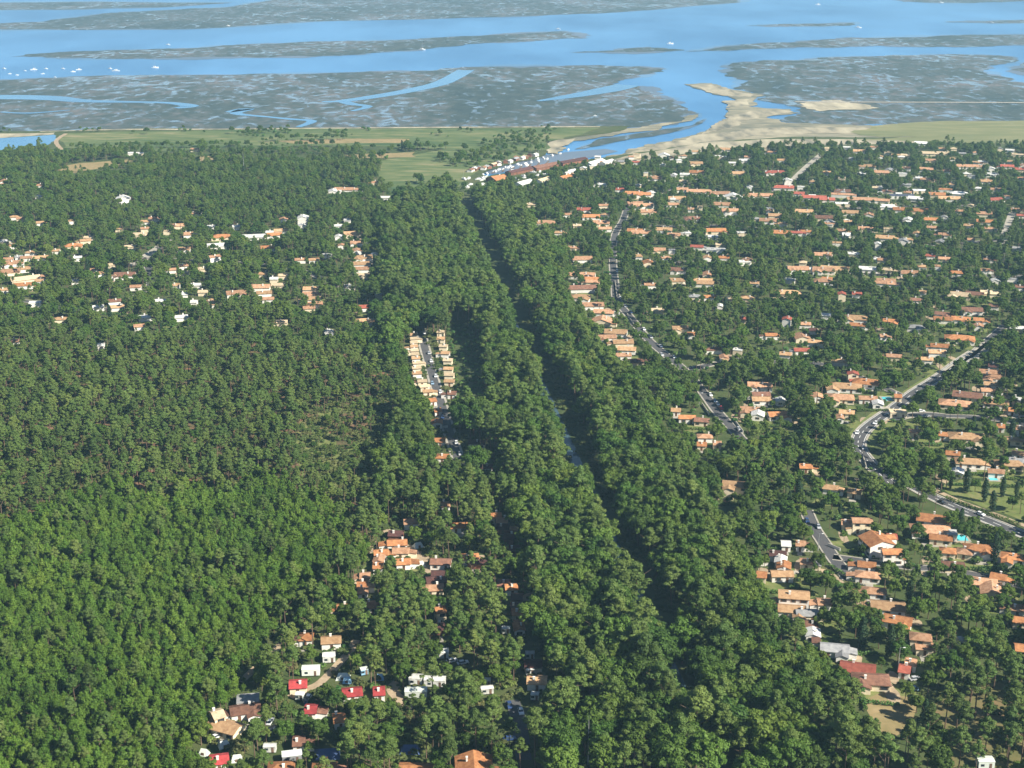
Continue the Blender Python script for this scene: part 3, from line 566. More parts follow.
WALLNAME = {'wall_w': 'white', 'wall_c': 'cream', 'wall_b': 'timber'}
HLIST = []
def house(px, py, w_px, code, flags, zone, depth=None, name='house', group=None, base_rot=None, tilt=None):
    st = 2 if '2' in flags else 1
    hwall = 2.9 * st if st == 1 else 5.4
    flat = 'F' in flags
    zc = LZ + hwall + (0.2 if flat else 0.9)
    c = P(px, py, zc); dist = math.hypot(c.x, c.y)
    s = FPX / float(proj(c.x, c.y, zc)[2])
    rot = None
    for sg in '+-':
        if sg in flags: rot = R(float(flags[flags.index(sg):][:4].strip('HVFWCBN')))
    rr = random.Random(int(px * 31 + py * 17))
    if rot is None: rot = R(rr.uniform(-9, 9)) if base_rot is None else base_rot
    rot -= math.atan2(c.x, c.y) * 0.8
    W = w_px / s * (1.14 if s < 1.45 else 1.06)
    gable_front = 'V' in flags
    W = max(4.5, W)
    o2 = 0.45
    if gable_front: d_ = W - 2 * o2; w_ = depth or max(6.0, min(11, d_ * 1.15)); rot += math.pi / 2
    else: w_ = W - 2 * o2; d_ = depth or max(5.5, min(9.5, w_ * 0.62))
    t = 0.36 if not flat else 0
    detail = s > 1.75
    wm = 'wall_c' if 'C' in flags or (code == 'c') else ('wall_b' if 'B' in flags or (code == 'd' and zone.startswith('in the bung')) else ('wall_w' if rr.random() < 0.72 else 'wall_c'))
    root = empty(name, (c.x, c.y, LZ), rot)
    h = hwall
    hip = 'H' in flags and w_ > d_ * 0.8
    mb = MB()
    if flat:
        mb.box(-w_/2, w_/2, -d_/2, d_/2, -0.1, h)
        mb.build('wall', M[wm], root)
        rb = MB().box(-w_/2-.15, w_/2+.15, -d_/2-.15, d_/2+.15, h + 0.003, h + 0.3)
        rb.box(-w_*0.2, -w_*0.08, -d_*0.15, d_*0.15, h + 0.3, h + 0.9)
        roof = rb.build('roof', RM[code], root); ridge = h + 0.3
    elif hip:
        mb.box(-w_/2, w_/2, -d_/2, d_/2, -0.1, h - 0.05); mb.build('wall', M[wm], root)
        a, b = w_/2 + o2, d_/2 + o2; ez = h - o2 * t; ridge = ez + b * t; k = max(0.2, a - b)
        rb = MB(); rb.v = [(-a,-b,ez),(a,-b,ez),(a,b,ez),(-a,b,ez),(-a,-b,ez-.2),(a,-b,ez-.2),(a,b,ez-.2),(-a,b,ez-.2),(-k,0,ridge),(k,0,ridge)]
        rb.f = [(0,1,9,8),(1,2,9),(2,3,8,9),(3,0,8),(4,5,1,0),(5,6,2,1),(6,7,3,2),(7,4,0,3),(7,6,5,4)]; rb.m = [0]*9
        roof = rb.build('roof', RM[code], root)
    else:
        rz = h + d_/2 * t
        mb.prism([(-d_/2,-0.1),(d_/2,-0.1),(d_/2,h-.1),(0,rz-.12),(-d_/2,h-.1)], -w_/2, w_/2); mb.build('wall', M[wm], root)
        b = d_/2 + o2; ez = h - o2 * t
        rb = MB().prism([(-b,ez),(0,rz),(b,ez),(b,ez-.18),(0,rz-.2),(-b,ez-.18)], -w_/2-.35, w_/2+.35)
        roof = rb.build('roof', RM[code], root); ridge = rz
    if not flat and s > 0.95 and rr.random() < 0.75:
        x = rr.uniform(-.3,.3) * w_; y = rr.choice((-.22,.2)) * d_
        cb = MB().box(x-.38, x+.38, y-.28, y+.28, h + .1, ridge + .6).box(x-.46, x+.46, y-.36, y+.36, ridge + .602, ridge + .72)
        cb.build('chimney', M['wall_w'], roof)
    wing = ('W' in flags) or (not flat and 'N' not in flags and w_ > 9.5 and rr.random() < 0.45)
    if wing:
        ww = min(6.5, w_ * 0.42); wd = rr.uniform(2.4, 4.2); sx = rr.choice((-1, 1)) * (w_/2 - ww/2 - 0.4); hh = h - 0.35
        y1 = -d_/2 + 1.6; y0 = -d_/2 - wd; rz2 = hh + ww/2 * t
        g = MB().prism([(sx-ww/2,-0.08),(sx+ww/2,-0.08),(sx+ww/2,hh-.1),(sx,rz2-.12),(sx-ww/2,hh-.1)], y0, -d_/2 - 0.003, 'y')
        g.build('wing_wall', M[wm], root)
        b = ww/2 + .4; ez = hh - .4 * t
        g = MB().prism([(sx-b,ez),(sx,rz2),(sx+b,ez),(sx+b,ez-.18),(sx,rz2-.2),(sx-b,ez-.18)], y0 - .35, y1, 'y')
        g.build('wing_roof', RM[code], root)
    if not flat and rr.random() < .4:                   # a garage or shed leaning on one gable
        sg = rr.choice((-1, 1)); lw = rr.uniform(2.6, 3.8); y0 = -d_/2 + rr.uniform(0, .15) * d_; y1 = y0 + d_ * rr.uniform(.55, .8); xa, xb = sg * (w_/2 + .003), sg * (w_/2 + lw)
        g = MB(); g.box(min(xa, xb), max(xa, xb), y0, y1, -.08, 2.05); g.build('garage_wall', M[wm], root)
        g = MB(); xo = sg * (w_/2 + .36 + .003); xe = sg * (w_/2 + lw + .3); za, zb = 2.62, 2.08
        g.prism([(xo, za), (xe, zb), (xe, zb + .16), (xo, za + .16)], y0 - .25, y1 + .25, 'y'); g.build('garage_roof', RM[code if rr.random() < .7 else rr.choice('bgt')], root)
    if detail and not flat and rr.random() < .5:         # paved terrace
        MB().box(-w_*.3, w_*.25, -d_/2 - rr.uniform(3, 4.5) - (wd if wing else 0), -d_/2 - (wd if wing else 0) - .02, -.1, .14).build('terrace', M['pavement'], root)
    if detail:
        # windows and a door on the two long walls and the gable ends
        for side in (-1, 1):
            n = max(1, int(w_ / 3.6)); di = rr.randrange(n)
            for f_ in range(st):
                for i in range(n):
                    x = -w_/2 + (i + .5) * w_ / n + rr.uniform(-.3,.3); y = side * (d_/2 + 0.003); y2 = side * (d_/2 + 0.07)
                    if wing and side < 0 and abs(x - sx) < ww/2 + .7: continue
                    z0 = f_ * 2.7
                    ya, yb = min(y, y2), max(y, y2)
                    if i == di and f_ == 0:
                        MB().box(x-.5, x+.5, ya, yb, 0, 2.15).build('door', M['door'], root); continue
                    wd_ = rr.choice((.55,.7,1.0))
                    wn_ = MB().box(x-wd_-.45, x-wd_-.003, ya, yb, z0+.9, z0+2.1, 1).box(x+wd_+.003, x+wd_+.45, ya, yb, z0+.9, z0+2.1, 1).box(x-wd_, x+wd_, ya, ya + (yb-ya)*.5 if side > 0 else yb, z0+.9, z0+2.1, 0)
                    wn_.build('window', [M['glass'], M['shutter']], root)
        for side in (-1, 1):
            for f_ in range(st):
                y = rr.uniform(-.15,.15) * d_; x = side * (w_/2 + .003); x2 = side * (w_/2 + .06); z0 = f_ * 2.7
                MB().box(min(x,x2), max(x,x2), y-.6, y+.6, z0+.9, z0+2.1, 0).box(min(x,x2), max(x,x2), y-1.05, y-.603, z0+.9, z0+2.1, 1).box(min(x,x2), max(x,x2), y+.603, y+1.05, z0+.9, z0+2.1, 1).build('window', [M['glass'], M['shutter']], root)
    root['category'] = 'house'
    root['group'] = group or 'tile roofed houses among the trees'
    kind = 'flat' if flat else ('hipped' if hip else ('front-gabled' if gable_front else 'gabled'))
    size = 'two-storey' if st == 2 else ('large' if W > 15 else ('small' if W < 8.5 else 'mid-sized'))
    HLIST.append(dict(o=root, zone=zone, px=px, py=py, code=code, kind=kind, size=size, wall=WALLNAME[wm], x=c.x, y=c.y, wing=wing, s=s, wpx=w_px if -8 < px < 1032 and py < 775 else 0))
    FOOT.append((c.x, c.y, max(w_, d_) * 0.5))
    # places the photo shows: the roof and the wall facing the camera
    zz = proj(c.x, c.y, zc)[2]
    front = float(zz) - max(w_, d_) * 0.62
    for fx in (-.38, -.13, .13, .38): KEY.append((px + fx * w_px, py, front))
    KEY.append((px, py - 1.0 * s, front)); KEY.append((px + .25 * w_px, py + 2.2 * s, front)); KEY.append((px - .2 * w_px, py + 2.0 * s, front))
    if name == 'cottage':
        for a_, b_ in ((0,3),(-5,0),(5,0),(0,6),(-7,3),(7,3)): KEY.append((px + a_, py + b_, front))
    if st == 2:
        for a_ in (-.3, 0, .3): KEY.append((px + a_ * w_px, py + 4.2 * s, front))
    return root
for zone, txt in HOUSES:
    for a in parse(txt): house(*a, zone)
# small far outbuildings and roofs that peep out between the crowns
RX = [(560,1030,146,240,150,['in the far town']), (600,1030,240,300,40,['']), (0,380,215,300,45,['']), (330,520,175,186,0,[''])]
for x0, x1, y0, y1, n, _ in RX:
    for k in range(n):
        x, y = rng.uniform(x0, x1), rng.uniform(y0, y1)
        if x < 600 and y > 170 and y < 240 and x > 380: continue
        if y < 150 and x < 640: continue
        p = P(x, y)
        if any((p.x - a) ** 2 + (p.y - b) ** 2 < (r + 6) ** 2 for a, b, r in FOOT): continue
        house(x, y, rng.uniform(5, 9) * (y + 90) / 300, rng.choice('swwtcwsg'), rng.choice(['', '', 'V', 'H', 'F']), 'in the far town', name='outbuilding')
for i, (x, y) in enumerate(LEFTROW):
    house(x, y, 7.0 + 0.28 * i, 'c' if i % 3 else 't', '', 'in the left cottage row', depth=4.2, name='cottage', group='cottages in the left row of the lane', base_rot=R(8))
for i, (x, y) in enumerate(RIGHTROW):
    house(x, y, 8.0 + 0.35 * i, 't' if i % 2 else 'c', '', 'in the right cottage row', depth=4.6, name='cottage', group='cottages in the right row of the lane', base_rot=R(-8))
# only the 300 houses that show largest stay single things; the smallest far ones are one mass
tailors = sorted([h for h in HLIST if not h['o'].name.startswith('cottage')], key=lambda h: -(h['wpx'] + (0 if h['o'].name.startswith('house') else -100)))
keep_h, far_h = tailors[:298], tailors[298:]
vv, ff, mm, mats = [], [], [], []
from mathutils import Matrix
gone = set(id(h) for h in far_h); gone_roots = {h['o'] for h in far_h}
kids = {}
for o in COL.objects:
    if o.parent: kids.setdefault(o.parent, []).append(o)
for h in far_h:
    r = h['o']; mw = Matrix.Translation(r.location) @ Matrix.Rotation(r.rotation_euler.z, 4, 'Z')
    st_ = list(kids.get(r, []))
    while st_:
        c = st_.pop(); st_ += kids.get(c, [])
        m_ = c.data.materials[0]
        if m_ not in mats: mats.append(m_)
        b0 = len(vv); vv += [tuple(mw @ v.co) for v in c.data.vertices]
        for p_ in c.data.polygons: ff.append(tuple(b0 + k for k in p_.vertices)); mm.append(mats.index(m_))
        bpy.data.objects.remove(c)
    bpy.data.objects.remove(r)
HLIST = [h for h in HLIST if id(h) not in gone]
me = bpy.data.meshes.new('distant_houses'); me.from_pydata(vv, [], ff)
for m_ in mats: me.materials.append(m_)
me.polygons.foreach_set('material_index', mm); me.update()
tag(link('distant_houses', me), 'tiny pale and orange roofs of the farthest houses between the trees', 'houses', kind='stuff')
# labels: look + place, and the order from the left (or from the far end of a row) when several still read alike
ORD = ['first','second','third','fourth','fifth','sixth','seventh','eighth','ninth','tenth','eleventh','twelfth','thirteenth','fourteenth']
CNT = {1:'one',2:'two',3:'three',4:'four',5:'five',6:'six',7:'seven',8:'eight',9:'nine',10:'ten',11:'eleven',12:'twelve',13:'thirteen',14:'fourteen'}
byl = {}
for h in HLIST:
    if h['o'].name.startswith('cottage'):
        byl.setdefault('row ' + h['zone'], []).append(h); continue
    byl.setdefault('%s %s %s-roofed house %s' % (h['size'], ROOF[h['code']][2], h['kind'], h['zone']), []).append(h)
for lab, hs in byl.items():
    if lab.startswith('row '):
        hs.sort(key=lambda h: h['py'])
        for i, h in enumerate(hs):
            h['o']['label'] = '%s cottage, %s from the far end %s of the lane' % ('pale cream' if h['code'] == 'c' else 'sandy tan', ORD[i], h['zone']); h['o']['category'] = 'cottage'
        continue
    hs.sort(key=lambda h: h['px']); n = len(hs)
    for i, h in enumerate(hs):
        if n == 1: t = lab
        else: t = lab + (', leftmost of ' + CNT[n] if i == 0 else ', rightmost of ' + CNT[n] if i == n - 1 else ', %s from left of %s' % (ORD[i], CNT[n]))
        h['short'] = '%s %s house' % (h['size'], ROOF[h['code']][2])
        h['o']['label'] = t

gm, dm = MB(), MB()
for i, h in enumerate(HLIST):
    if h['s'] < .75 or 'camp' in h['zone'] or 'cottage' in h['zone']: continue
    rr = random.Random(i); z = LZ + .016 + .004 * (i % 12)
    def quad(mb, cx_, cy_, a, b, rz, z):
        c_, s_ = math.cos(rz), math.sin(rz); n_ = 10
        mb.poly([(cx_ + a * q * math.cos(t) * c_ - b * q * math.sin(t) * s_, cy_ + a * q * math.cos(t) * s_ + b * q * math.sin(t) * c_, z) for t, q in ((2 * math.pi * k / n_, rr.uniform(.75, 1.15)) for k in range(n_))])
    if rr.random() < .7: quad(gm, h['x'] + rr.uniform(-5, 5), h['y'] - rr.uniform(9, 15), rr.uniform(6, 11), rr.uniform(4, 8), rr.uniform(-.5, .5), z)
    if rr.random() < .45: quad(dm, h['x'] + rr.choice((-1, 1)) * rr.uniform(6, 10), h['y'] - rr.uniform(2, 8), rr.uniform(2, 3.5), rr.uniform(4, 8), rr.uniform(-.6, .6), z + .05)
gm.build('garden_grass', M['lawn'])['kind'] = 'structure'; dm.build('driveways', M['sandpath'])['kind'] = 'structure'
# ------------------------------------------------------------------ campsite: mobile homes, caravans, tents, tarpaulins
def place(px, py, z=0.0): p = P(px, py, LZ + z); return (p.x, p.y, LZ)
def mark(px, py, w, r=3, front=4):
    p = P(px, py, LZ + 2); d = float(proj(p.x, p.y, p.z)[2]) - front
    for fx in (-.35, 0, .35): KEY.append((px + fx * w, py, d))
    FOOT.append((p.x, p.y, r))
def mobile_home(px, py, w, label, rot=0, col='white', kind='mobile home'):
    s = ppm(px, py); W = w / s * .88; p = place(px, py, 1.4)
    r = empty('mobile_home' if kind == 'mobile home' else 'caravan', p, R(rot)); tag(r, label, kind, 'mobile homes and caravans on the campsite')
    D = 3.4 if kind == 'mobile home' else 2.3; H = 2.9 if kind == 'mobile home' else 2.5
    MB().prism([(-D/2,.5),(D/2,.5),(D/2,H-.25),(D/2-.2,H-.003),(-D/2+.2,H-.003),(-D/2,H-.25)], -W/2, W/2).build('body', M['off_white' if col == 'white' else col], r)
    MB().prism([(-D/2-.12,H),(0,H+.28),(D/2+.12,H)], -W/2-.1, W/2+.1).build('roof', M['tarp'] if col != 'white' else M['off_white'], r)
    n = max(2, int(W / 2.6))
    for i in range(n):
        x = -W/2 + (i + .5) * W / n
        if i == n // 2: MB().box(x-.4, x+.4, -D/2-.06, -D/2-.003, .55, 2.3).build('door', M['shutter'], r)
        else: MB().box(x-.55, x+.55, -D/2-.05, -D/2-.003, 1.25, 2.05).build('window', M['glass'], r)
    for x in (-W*.3, W*.3):
        MB().tube((x,-D/2+.25,.32),(x,-D/2+.5,.32),.32,.32,10).build('wheel', M['tyre'], r)
    mark(px, py, w, W * .5); return r
MH = [(329,658,14,'white mobile home above the sandy campsite path',8,'white','mobile home'),
 (311,671,20,'long cream mobile home behind the bright red roofed chalet',4,'tarp','mobile home'),
 (416,693,25,'large pale green mobile home in the open campsite clearing',3,'tarp','mobile home'),
 (416,680,15,'white mobile home just behind the pale green one',-4,'white','mobile home'),
 (441,654,17,'white mobile home beneath pines with red roof edge nearby',5,'white','mobile home'),
 (435,682,24,'long low white mobile home partly hidden by a dark tree',-3,'white','mobile home'),
 (487,690,14,'short white caravan right of the dark campsite tree',10,'white','caravan'),
 (487,682,8,'smallest white caravan behind the dark campsite tree',0,'white','caravan'),
 (506,630,9,'white caravan left of a bright orange bungalow',-5,'white','caravan'),
 (530,655,10,'white caravan at the foot of the canal wood',0,'white','caravan'),
 (530,671,9,'white caravan in front of the maroon roofed chalet',8,'white','caravan'),
 (535,696,9,'white caravan below the tan roofed chalet at canal wood',-8,'white','caravan'),
 (364,671,8,'pale caravan under trees at the end of the sandy path',20,'sky_tarp','caravan'),
 (300,696,9,'grey white caravan beside the sandy path bend',-10,'tarp','caravan'),
 (292,757,22,'long slate grey mobile home at bottom left of campsite',12,'metal','mobile home'),
 (963,642,12,'white mobile home among pines at lower right',5,'white','mobile home'),
 (985,763,18,'cream mobile home under tall pines in the bottom right corner',0,'tarp','mobile home'),
 (270,748,14,'flat white caravan near the bottom campsite chalets',0,'white','caravan')]
for a in MH: mobile_home(*a)
def tent(px, py, w, label, mat, rot=0):
    s = ppm(px, py); W = w / s; r = empty('tent', place(px, py, .8), R(rot)); tag(r, label, 'tent', 'tents and awnings on the campsite')
    D = W * .8; H = 2.1
    mb = MB(); mb.v = [(-W/2,-D/2,0),(W/2,-D/2,0),(W/2,D/2,0),(-W/2,D/2,0),(-W*.3,0,H),(W*.3,0,H)]
    mb.f = [(0,1,5,4),(1,2,5),(2,3,4,5),(3,0,4),(3,2,1,0)]; mb.m = [0]*5
    mb.build('canvas', M[mat], r)
    MB().box(-.5,.5,-D/2+.12,-D/2+.2,0,1.2).build('door_flap', M['shutter'], r)
    mark(px, py, w, W*.5, 2)
for a in [(237,758,12,'pale green tent beside the red roofed chalet','tarp',10),(204,752,10,'pale tent at the lower edge of the plantation','tarp',-15),(418,545,10,'pale tarpaulin shelter at the fork of the bungalow path','tarp',30),
          (420,564,10,'second pale tarpaulin shelter below the fork of the bungalow path','tarp',20),(327,752,26,'wide dark blue tarpaulin shelter at campsite bottom','blue_tarp',5),(410,748,20,'dark blue tarpaulin in deep shade at bottom centre','blue_tarp',0),
          (347,680,9,'light blue tent behind the red roofed chalet with white walls','sky_tarp',0),(380,677,8,'light blue tent behind the small red chalet','sky_tarp',5),(224,744,12,'bluish white awning below the large tan roof','tarp',25),(343,676,14,'cream awning beside the light blue tent','tarp',0)]: tent(*a)

# ------------------------------------------------------------------ cars
CARME = None
def car_meshes():
    body = MB().prism([(-2.1,.35),(-2.15,.75),(-1.6,.92),(1.1,.95),(2.0,.82),(2.15,.6),(2.1,.35)], -.86, .86, 'y')
    # prism along y: polygon is (x, z)
    cab = MB(); lo = [(-1.75,-.80),(1.0,-.80),(1.0,.80),(-1.75,.80)]; hi = [(-1.3,-.62),(.35,-.62),(.35,.62),(-1.3,.62)]
    cab.v = [(x,y,.90) for x,y in lo] + [(x,y,1.40) for x,y in hi]; cab.f = [(0,1,5,4),(1,2,6,5),(2,3,7,6),(3,0,4,7),(3,2,1,0),(4,5,6,7)]; cab.m = [0]*6
    top = MB().box(-1.28,.33,-.6,.6,1.403,1.46)
    wh = MB().tube((0,-.1,0),(0,.1,0),.33,.33,12)
    return body, cab.mesh('car_window', M['glass']), top, wh.mesh('wheel', M['tyre'])
_b, _cab, _t, _w = car_meshes()
CB_ = {k: _b.mesh('car_body', CM[k]) for k in CM}; CT_ = {k: _t.mesh('car_roof', CM[k]) for k in CM}
def car(x, y, ang, colour, label, z=LZ + 0.13, group='cars on the streets'):
    r = empty('parked_car', (x, y, z), ang); tag(r, label, 'car', group)
    link('body', CB_[colour], r); link('window', _cab, r); link('car_roof', CT_[colour], r)
    for wx in (-1.3, 1.3):
        for wy in (-.8, .8): link('wheel', _w, r, (wx, wy, .33))
    FOOT.append((x, y, 2.2)); a, b, d = proj(x, y, z); KEY.append((float(a), float(b), float(d) - 3))
def along(pts, px, py, side):                          # the point of a road beside a pixel, at a sideways offset
    t = P(px, py); i = min(range(len(pts)), key=lambda k: (pts[k] - t).length)
    d = pts[min(i + 1, len(pts) - 1)] - pts[max(i - 1, 0)]; d.z = 0; d.normalize(); n = Vector((-d.y, d.x, 0))
    p = pts[i] + (t - pts[i]).dot(d) * d + n * side
    return p, math.atan2(d.y, d.x)
CARS = [
 (R1,614,272,2.6,'white','topmost white car on the tree lined straight street'),(R1,614,278,-2.6,'silver grey','silver grey car high up the straight street'),
 (R1,617,299,2.7,'white','white car at the pale wall of the straight street'),(R1,626,307,2.6,'white','white car right of the salmon house row on straight street'),(R1,632,313,2.7,'dark blue','dark blue car below two white cars on straight street'),
 (R1,647,330,2.6,'white','white car beside the shaded middle of straight street'),(R1,652,338,2.6,'silver grey','silver grey car in the shaded middle of straight street'),(R1,661,347,2.7,'white','white car just above the side street junction'),
 (R1,668,355,-2.7,'silver grey','silver grey car at the side street junction'),(R1,673,358,2.6,'white','white car at the side street junction'),(R1,704,396,2.6,'white','white car under trees before the lower street bend'),
 (R1,710,402,2.7,'pale blue','pale blue car under trees before the lower street bend'),(R1,716,405,3.0,'white','white car on the open lower end of straight street'),(R1,722,409,3.2,'red','red car on the open lower end of straight street'),(R1,737,430,2.6,'silver grey','silver grey car lowest on the straight street'),
 (R2,875,424,1.9,'white','white car nearest the junction on the curved road'),(R2,858,434,-2.0,'white','white car on the outer bend of the curved road'),(R2,862,449,1.9,'silver grey','silver grey car at the lower end of the curved road'),(R2,884,413,2.0,'white','white car on the curved road by the cream building'),
 (R3,978,516,2.0,'white','white car on the two lane road at right edge'),(R3,944,503,-2.0,'black','black car on the two lane road by the wooden pole'),
 (R4,814,528,2.0,'silver grey','silver grey car under trees atop the short street'),(R4,811,522,-1.8,'dark blue','dark blue car in shade atop the short street'),
 (R8,423,334,1.6,'white','white car at far end of the cottage lane'),(R8,429,354,1.6,'silver grey','silver grey car between the cottage rows, upper'),(R8,431,362,1.5,'white','white car between the cottage rows, middle'),(R8,435,377,1.6,'white','white car between the cottage rows, lower'),(R8,436,384,-1.5,'pale blue','pale blue car just below the left cottage row'),(R8,440,393,1.5,'white','white car alone below the right cottage row'),(R8,447,418,-1.5,'dark blue','dark blue car beside the orange cottage'),(R8,455,444,1.6,'white','white car near the lower end of cottage lane'),(R8,457,455,1.6,'silver grey','silver grey car at the lower end of cottage lane'),
 (R14,521,713,1.5,'white','white car on the shaded lane by the canal wood'),(R14,517,706,-1.6,'dark blue','dark blue car on the shaded lane by the canal wood'),
]
for pts, x, y, sd, c, lab in CARS:
    p, a = along(pts, x, y, sd); car(p.x, p.y, a, c, lab)
for x, y, a, c, lab in [(510,740,10,'dark blue','dark blue car parked at bottom centre under pines'),(915,680,15,'silver grey','silver grey car beside the hipped brown house at lower right'),(912,690,170,'pale blue','pale blue car in front of another car by the dry lawn'),
                        (217,738,40,'white','white car below the large tan campsite roof'),(232,731,60,'pale blue','pale blue car right of the large tan campsite roof'),(309,698,80,'white','white car on the sandy campsite path'),(306,703,100,'black','black car next to the sandy campsite path'),
                        (270,723,80,'white','white car between campsite pines at left'),(273,730,70,'black','black car between campsite pines at left'),(452,662,30,'white','white car beneath pines near the long campsite awning'),(463,664,20,'white','rightmost white car beneath pines in mid campsite'),(921,412,0,'white','white car parked beside the cream building near curved road'),(926,417,10,'silver grey','silver grey car parked beside the cream building near curved road')]:
    p = P(x, y); car(p.x, p.y, R(a), c, lab, LZ + 0.06, 'cars parked on grass and sand')

# ------------------------------------------------------------------ boats and the small harbour
def boat_meshes():
    hull = MB(); sec = [(-4,1.1,1.0),(-2,1.35,1.0),(1,1.3,1.1),(3,.75,1.3),(4.4,.06,1.55)]
    for x, w, z in sec: hull.v += [(x,-w,z),(x,-w*.55,-.3),(x,w*.55,-.3),(x,w,z)]
    for i in range(len(sec)-1):
        k = 4*i
        for j in range(3): hull.f.append((k+j,k+j+1,k+j+5,k+j+4)); hull.m.append(0)
        hull.f.append((k+3,k,k+4,k+7)); hull.m.append(0)
    hull.f += [(0,3,2,1),(16,17,18,19)]; hull.m += [0,0]
    cab = MB().prism([(-1.6,1.02),(1.7,1.1),(1.1,2.2),(-1.5,2.3)], -.85, .85, 'y')
    win = MB().box(-1.0,.7,-.9,-.853,1.5,2.0).box(-1.0,.7,.853,.9,1.5,2.0)
    mast = MB().tube((.6,0,1.0),(.6,0,11.5),.09,.05,6).tube((.6,0,2.4),(-3.2,0,2.6),.10,.08,6)
    return hull.mesh('hull', M['white']), cab.mesh('cabin', M['white']), win.mesh('window', M['glass']), mast.mesh('mast', M['metal'])
_h, _c, _wi, _ma = boat_meshes()
def boat(px, py, sc, ang, sail, label, group, z=0.0):
    p = P(px, py, z); r = empty('moored_boat', (p.x, p.y, z), R(ang), (sc, sc, sc)); tag(r, label, 'boat', group)
    link('hull', _h, r); c = link('cabin', _c, r); link('window', _wi, c)
    if sail: link('mast', _ma, r)
BAY = [(4,69,1.2,1,'boat at the left edge of the bay'),(10,74,.9,0,'small white boat near left edge, close to the mud'),(17,75.3,.9,0,'small white boat beside another at the mud edge, far left'),(34,70,1.7,1,'large white boat left of centre in the left mooring'),
 (25,71,.8,0,'tiny boat just left of the large white one'),(43,74,1.0,0,'white boat below and right of the large white one'),(46,69,1.0,1,'slim white sailboat behind the left mooring'),(63,69,1.1,1,'slim white sailboat in the middle of the mooring'),(73,72,1.2,0,'white boat just left of a larger neighbour in mid mooring'),
 (79,70,1.4,1,'white boat right of its close neighbour in mid mooring'),(110,69,1.2,1,'white sailboat behind the big flat boat'),(116,71.2,1.9,0,'big flat white boat at the right of the mooring'),(155,68,1.8,1,'greenish white boat lying alone right of the mooring'),(55,77.5,.8,0,'tiny boat aground at the mud edge'),
 (228,26,1.5,0,'tiny white boat on the second channel, left'),(168,45,1.4,0,'tiny white boat by the middle mud bank'),(422,50,2.0,1,'white boat under the middle mud bank'),(558,29.5,1.8,0,'white boat above the tip of the middle mud bank'),(670,44,2.0,1,'lone white boat beside the thin mud island'),(818,5,2.2,1,'lone white boat near the top of the bay'),(858,28,2.2,1,'white boat below the thin mud strip at upper right'),(991,23,2.0,0,'white boat by the thin mud strip at right edge'),(941,3,2.0,0,'white boat near the top right mud bank'),(595,116,.8,0,'small boat stranded on the left mudflat')]
for i, (x, y, sc, sl, lab) in enumerate(BAY): boat(x, y, sc * .78, rng.uniform(-25, 25) + (180 if i % 2 else 0), sl, lab, 'boats moored in the bay')
# harbour: quay with sheds, boats on the water and laid up ashore
def shed(px0, py0, px1, py1, depth, code, label, h=3.2, wall='wall_b'):
    a = P(px0, py0, LZ + 3); b = P(px1, py1, LZ + 3); d = b - a; L_ = d.length; m = (a + b) / 2
    r = empty('harbour_shed', (m.x, m.y, LZ), math.atan2(d.y, d.x)); tag(r, label, 'shed', 'long sheds on the harbour quay')
    rz = h + depth/2 * .38
    MB().prism([(-depth/2,-.1),(depth/2,-.1),(depth/2,h-.1),(0,rz-.12),(-depth/2,h-.1)], -L_/2, L_/2).build('wall', M[wall], r)
    bb = depth/2+.4; ez = h - .4*.38
    MB().prism([(-bb,ez),(0,rz),(bb,ez),(bb,ez-.18),(0,rz-.2),(-bb,ez-.18)], -L_/2-.3, L_/2+.3).build('roof', RM[code], r)
    n = max(2, int(L_ / 6))
    for i in range(n):
        x = -L_/2 + (i+.5) * L_/n
        MB().box(x-1.0, x+1.0, -depth/2-.06, -depth/2-.003, 0, 2.3).build('door', M['door'], r)
    for k in range(6):
        f = (k + .5) / 6; q = a.lerp(b, f); u, v, dd = proj(q.x, q.y, q.z); KEY.append((float(u), float(v), float(dd) - depth)); FOOT.append((q.x, q.y, depth * .6))
shed(508,172.5,532,167.5,8,'d','long maroon roofed shed at the inner harbour quay')
shed(533,168,556,163.5,10,'b','long brown roofed shed in the middle of the quay')
shed(560,163,585,158.5,9,'d','long maroon roofed shed at the harbour mouth')
shed(588,164,602,160,9,'w','white roofed shed at the outer end of the quay','3' and 3.2,'wall_w')
shed(491,179.5,504,177.5,16,'o','broad orange red roofed shed at the harbour head')
shed(517,185,530,181.5,12,'w','white roofed hall behind the harbour quay',3.6,'wall_w')
shed(560,178,573,175,10,'o','orange roofed house sized shed right of the quay',3.0,'wall_w')
shed(563,172.5,575,170,8,'w','white roofed shed behind the dark red one',3.0,'wall_w')
shed(538,181,548,178,9,'c','cream roofed shed among boats ashore',3.0,'wall_w')
shed(602,163,612,160,8,'w','small white roofed shed near the sand bank',3.0,'wall_w')
BW = [(482,175,'w'),(488,173.5,'w'),(494,172,'w'),(500,170.5,'w'),(507,168.5,'w'),(513,167,'w'),(519,165.5,'w'),(526,164,'w'),(532,162.2,'w'),(538,160.8,'w'),(544,158.8,'w'),(486,177.5,'w'),(498,175.5,'w'),(512,171.5,'w'),(551,156,'w'),(560,154,'w'),(570,150.5,'w')]
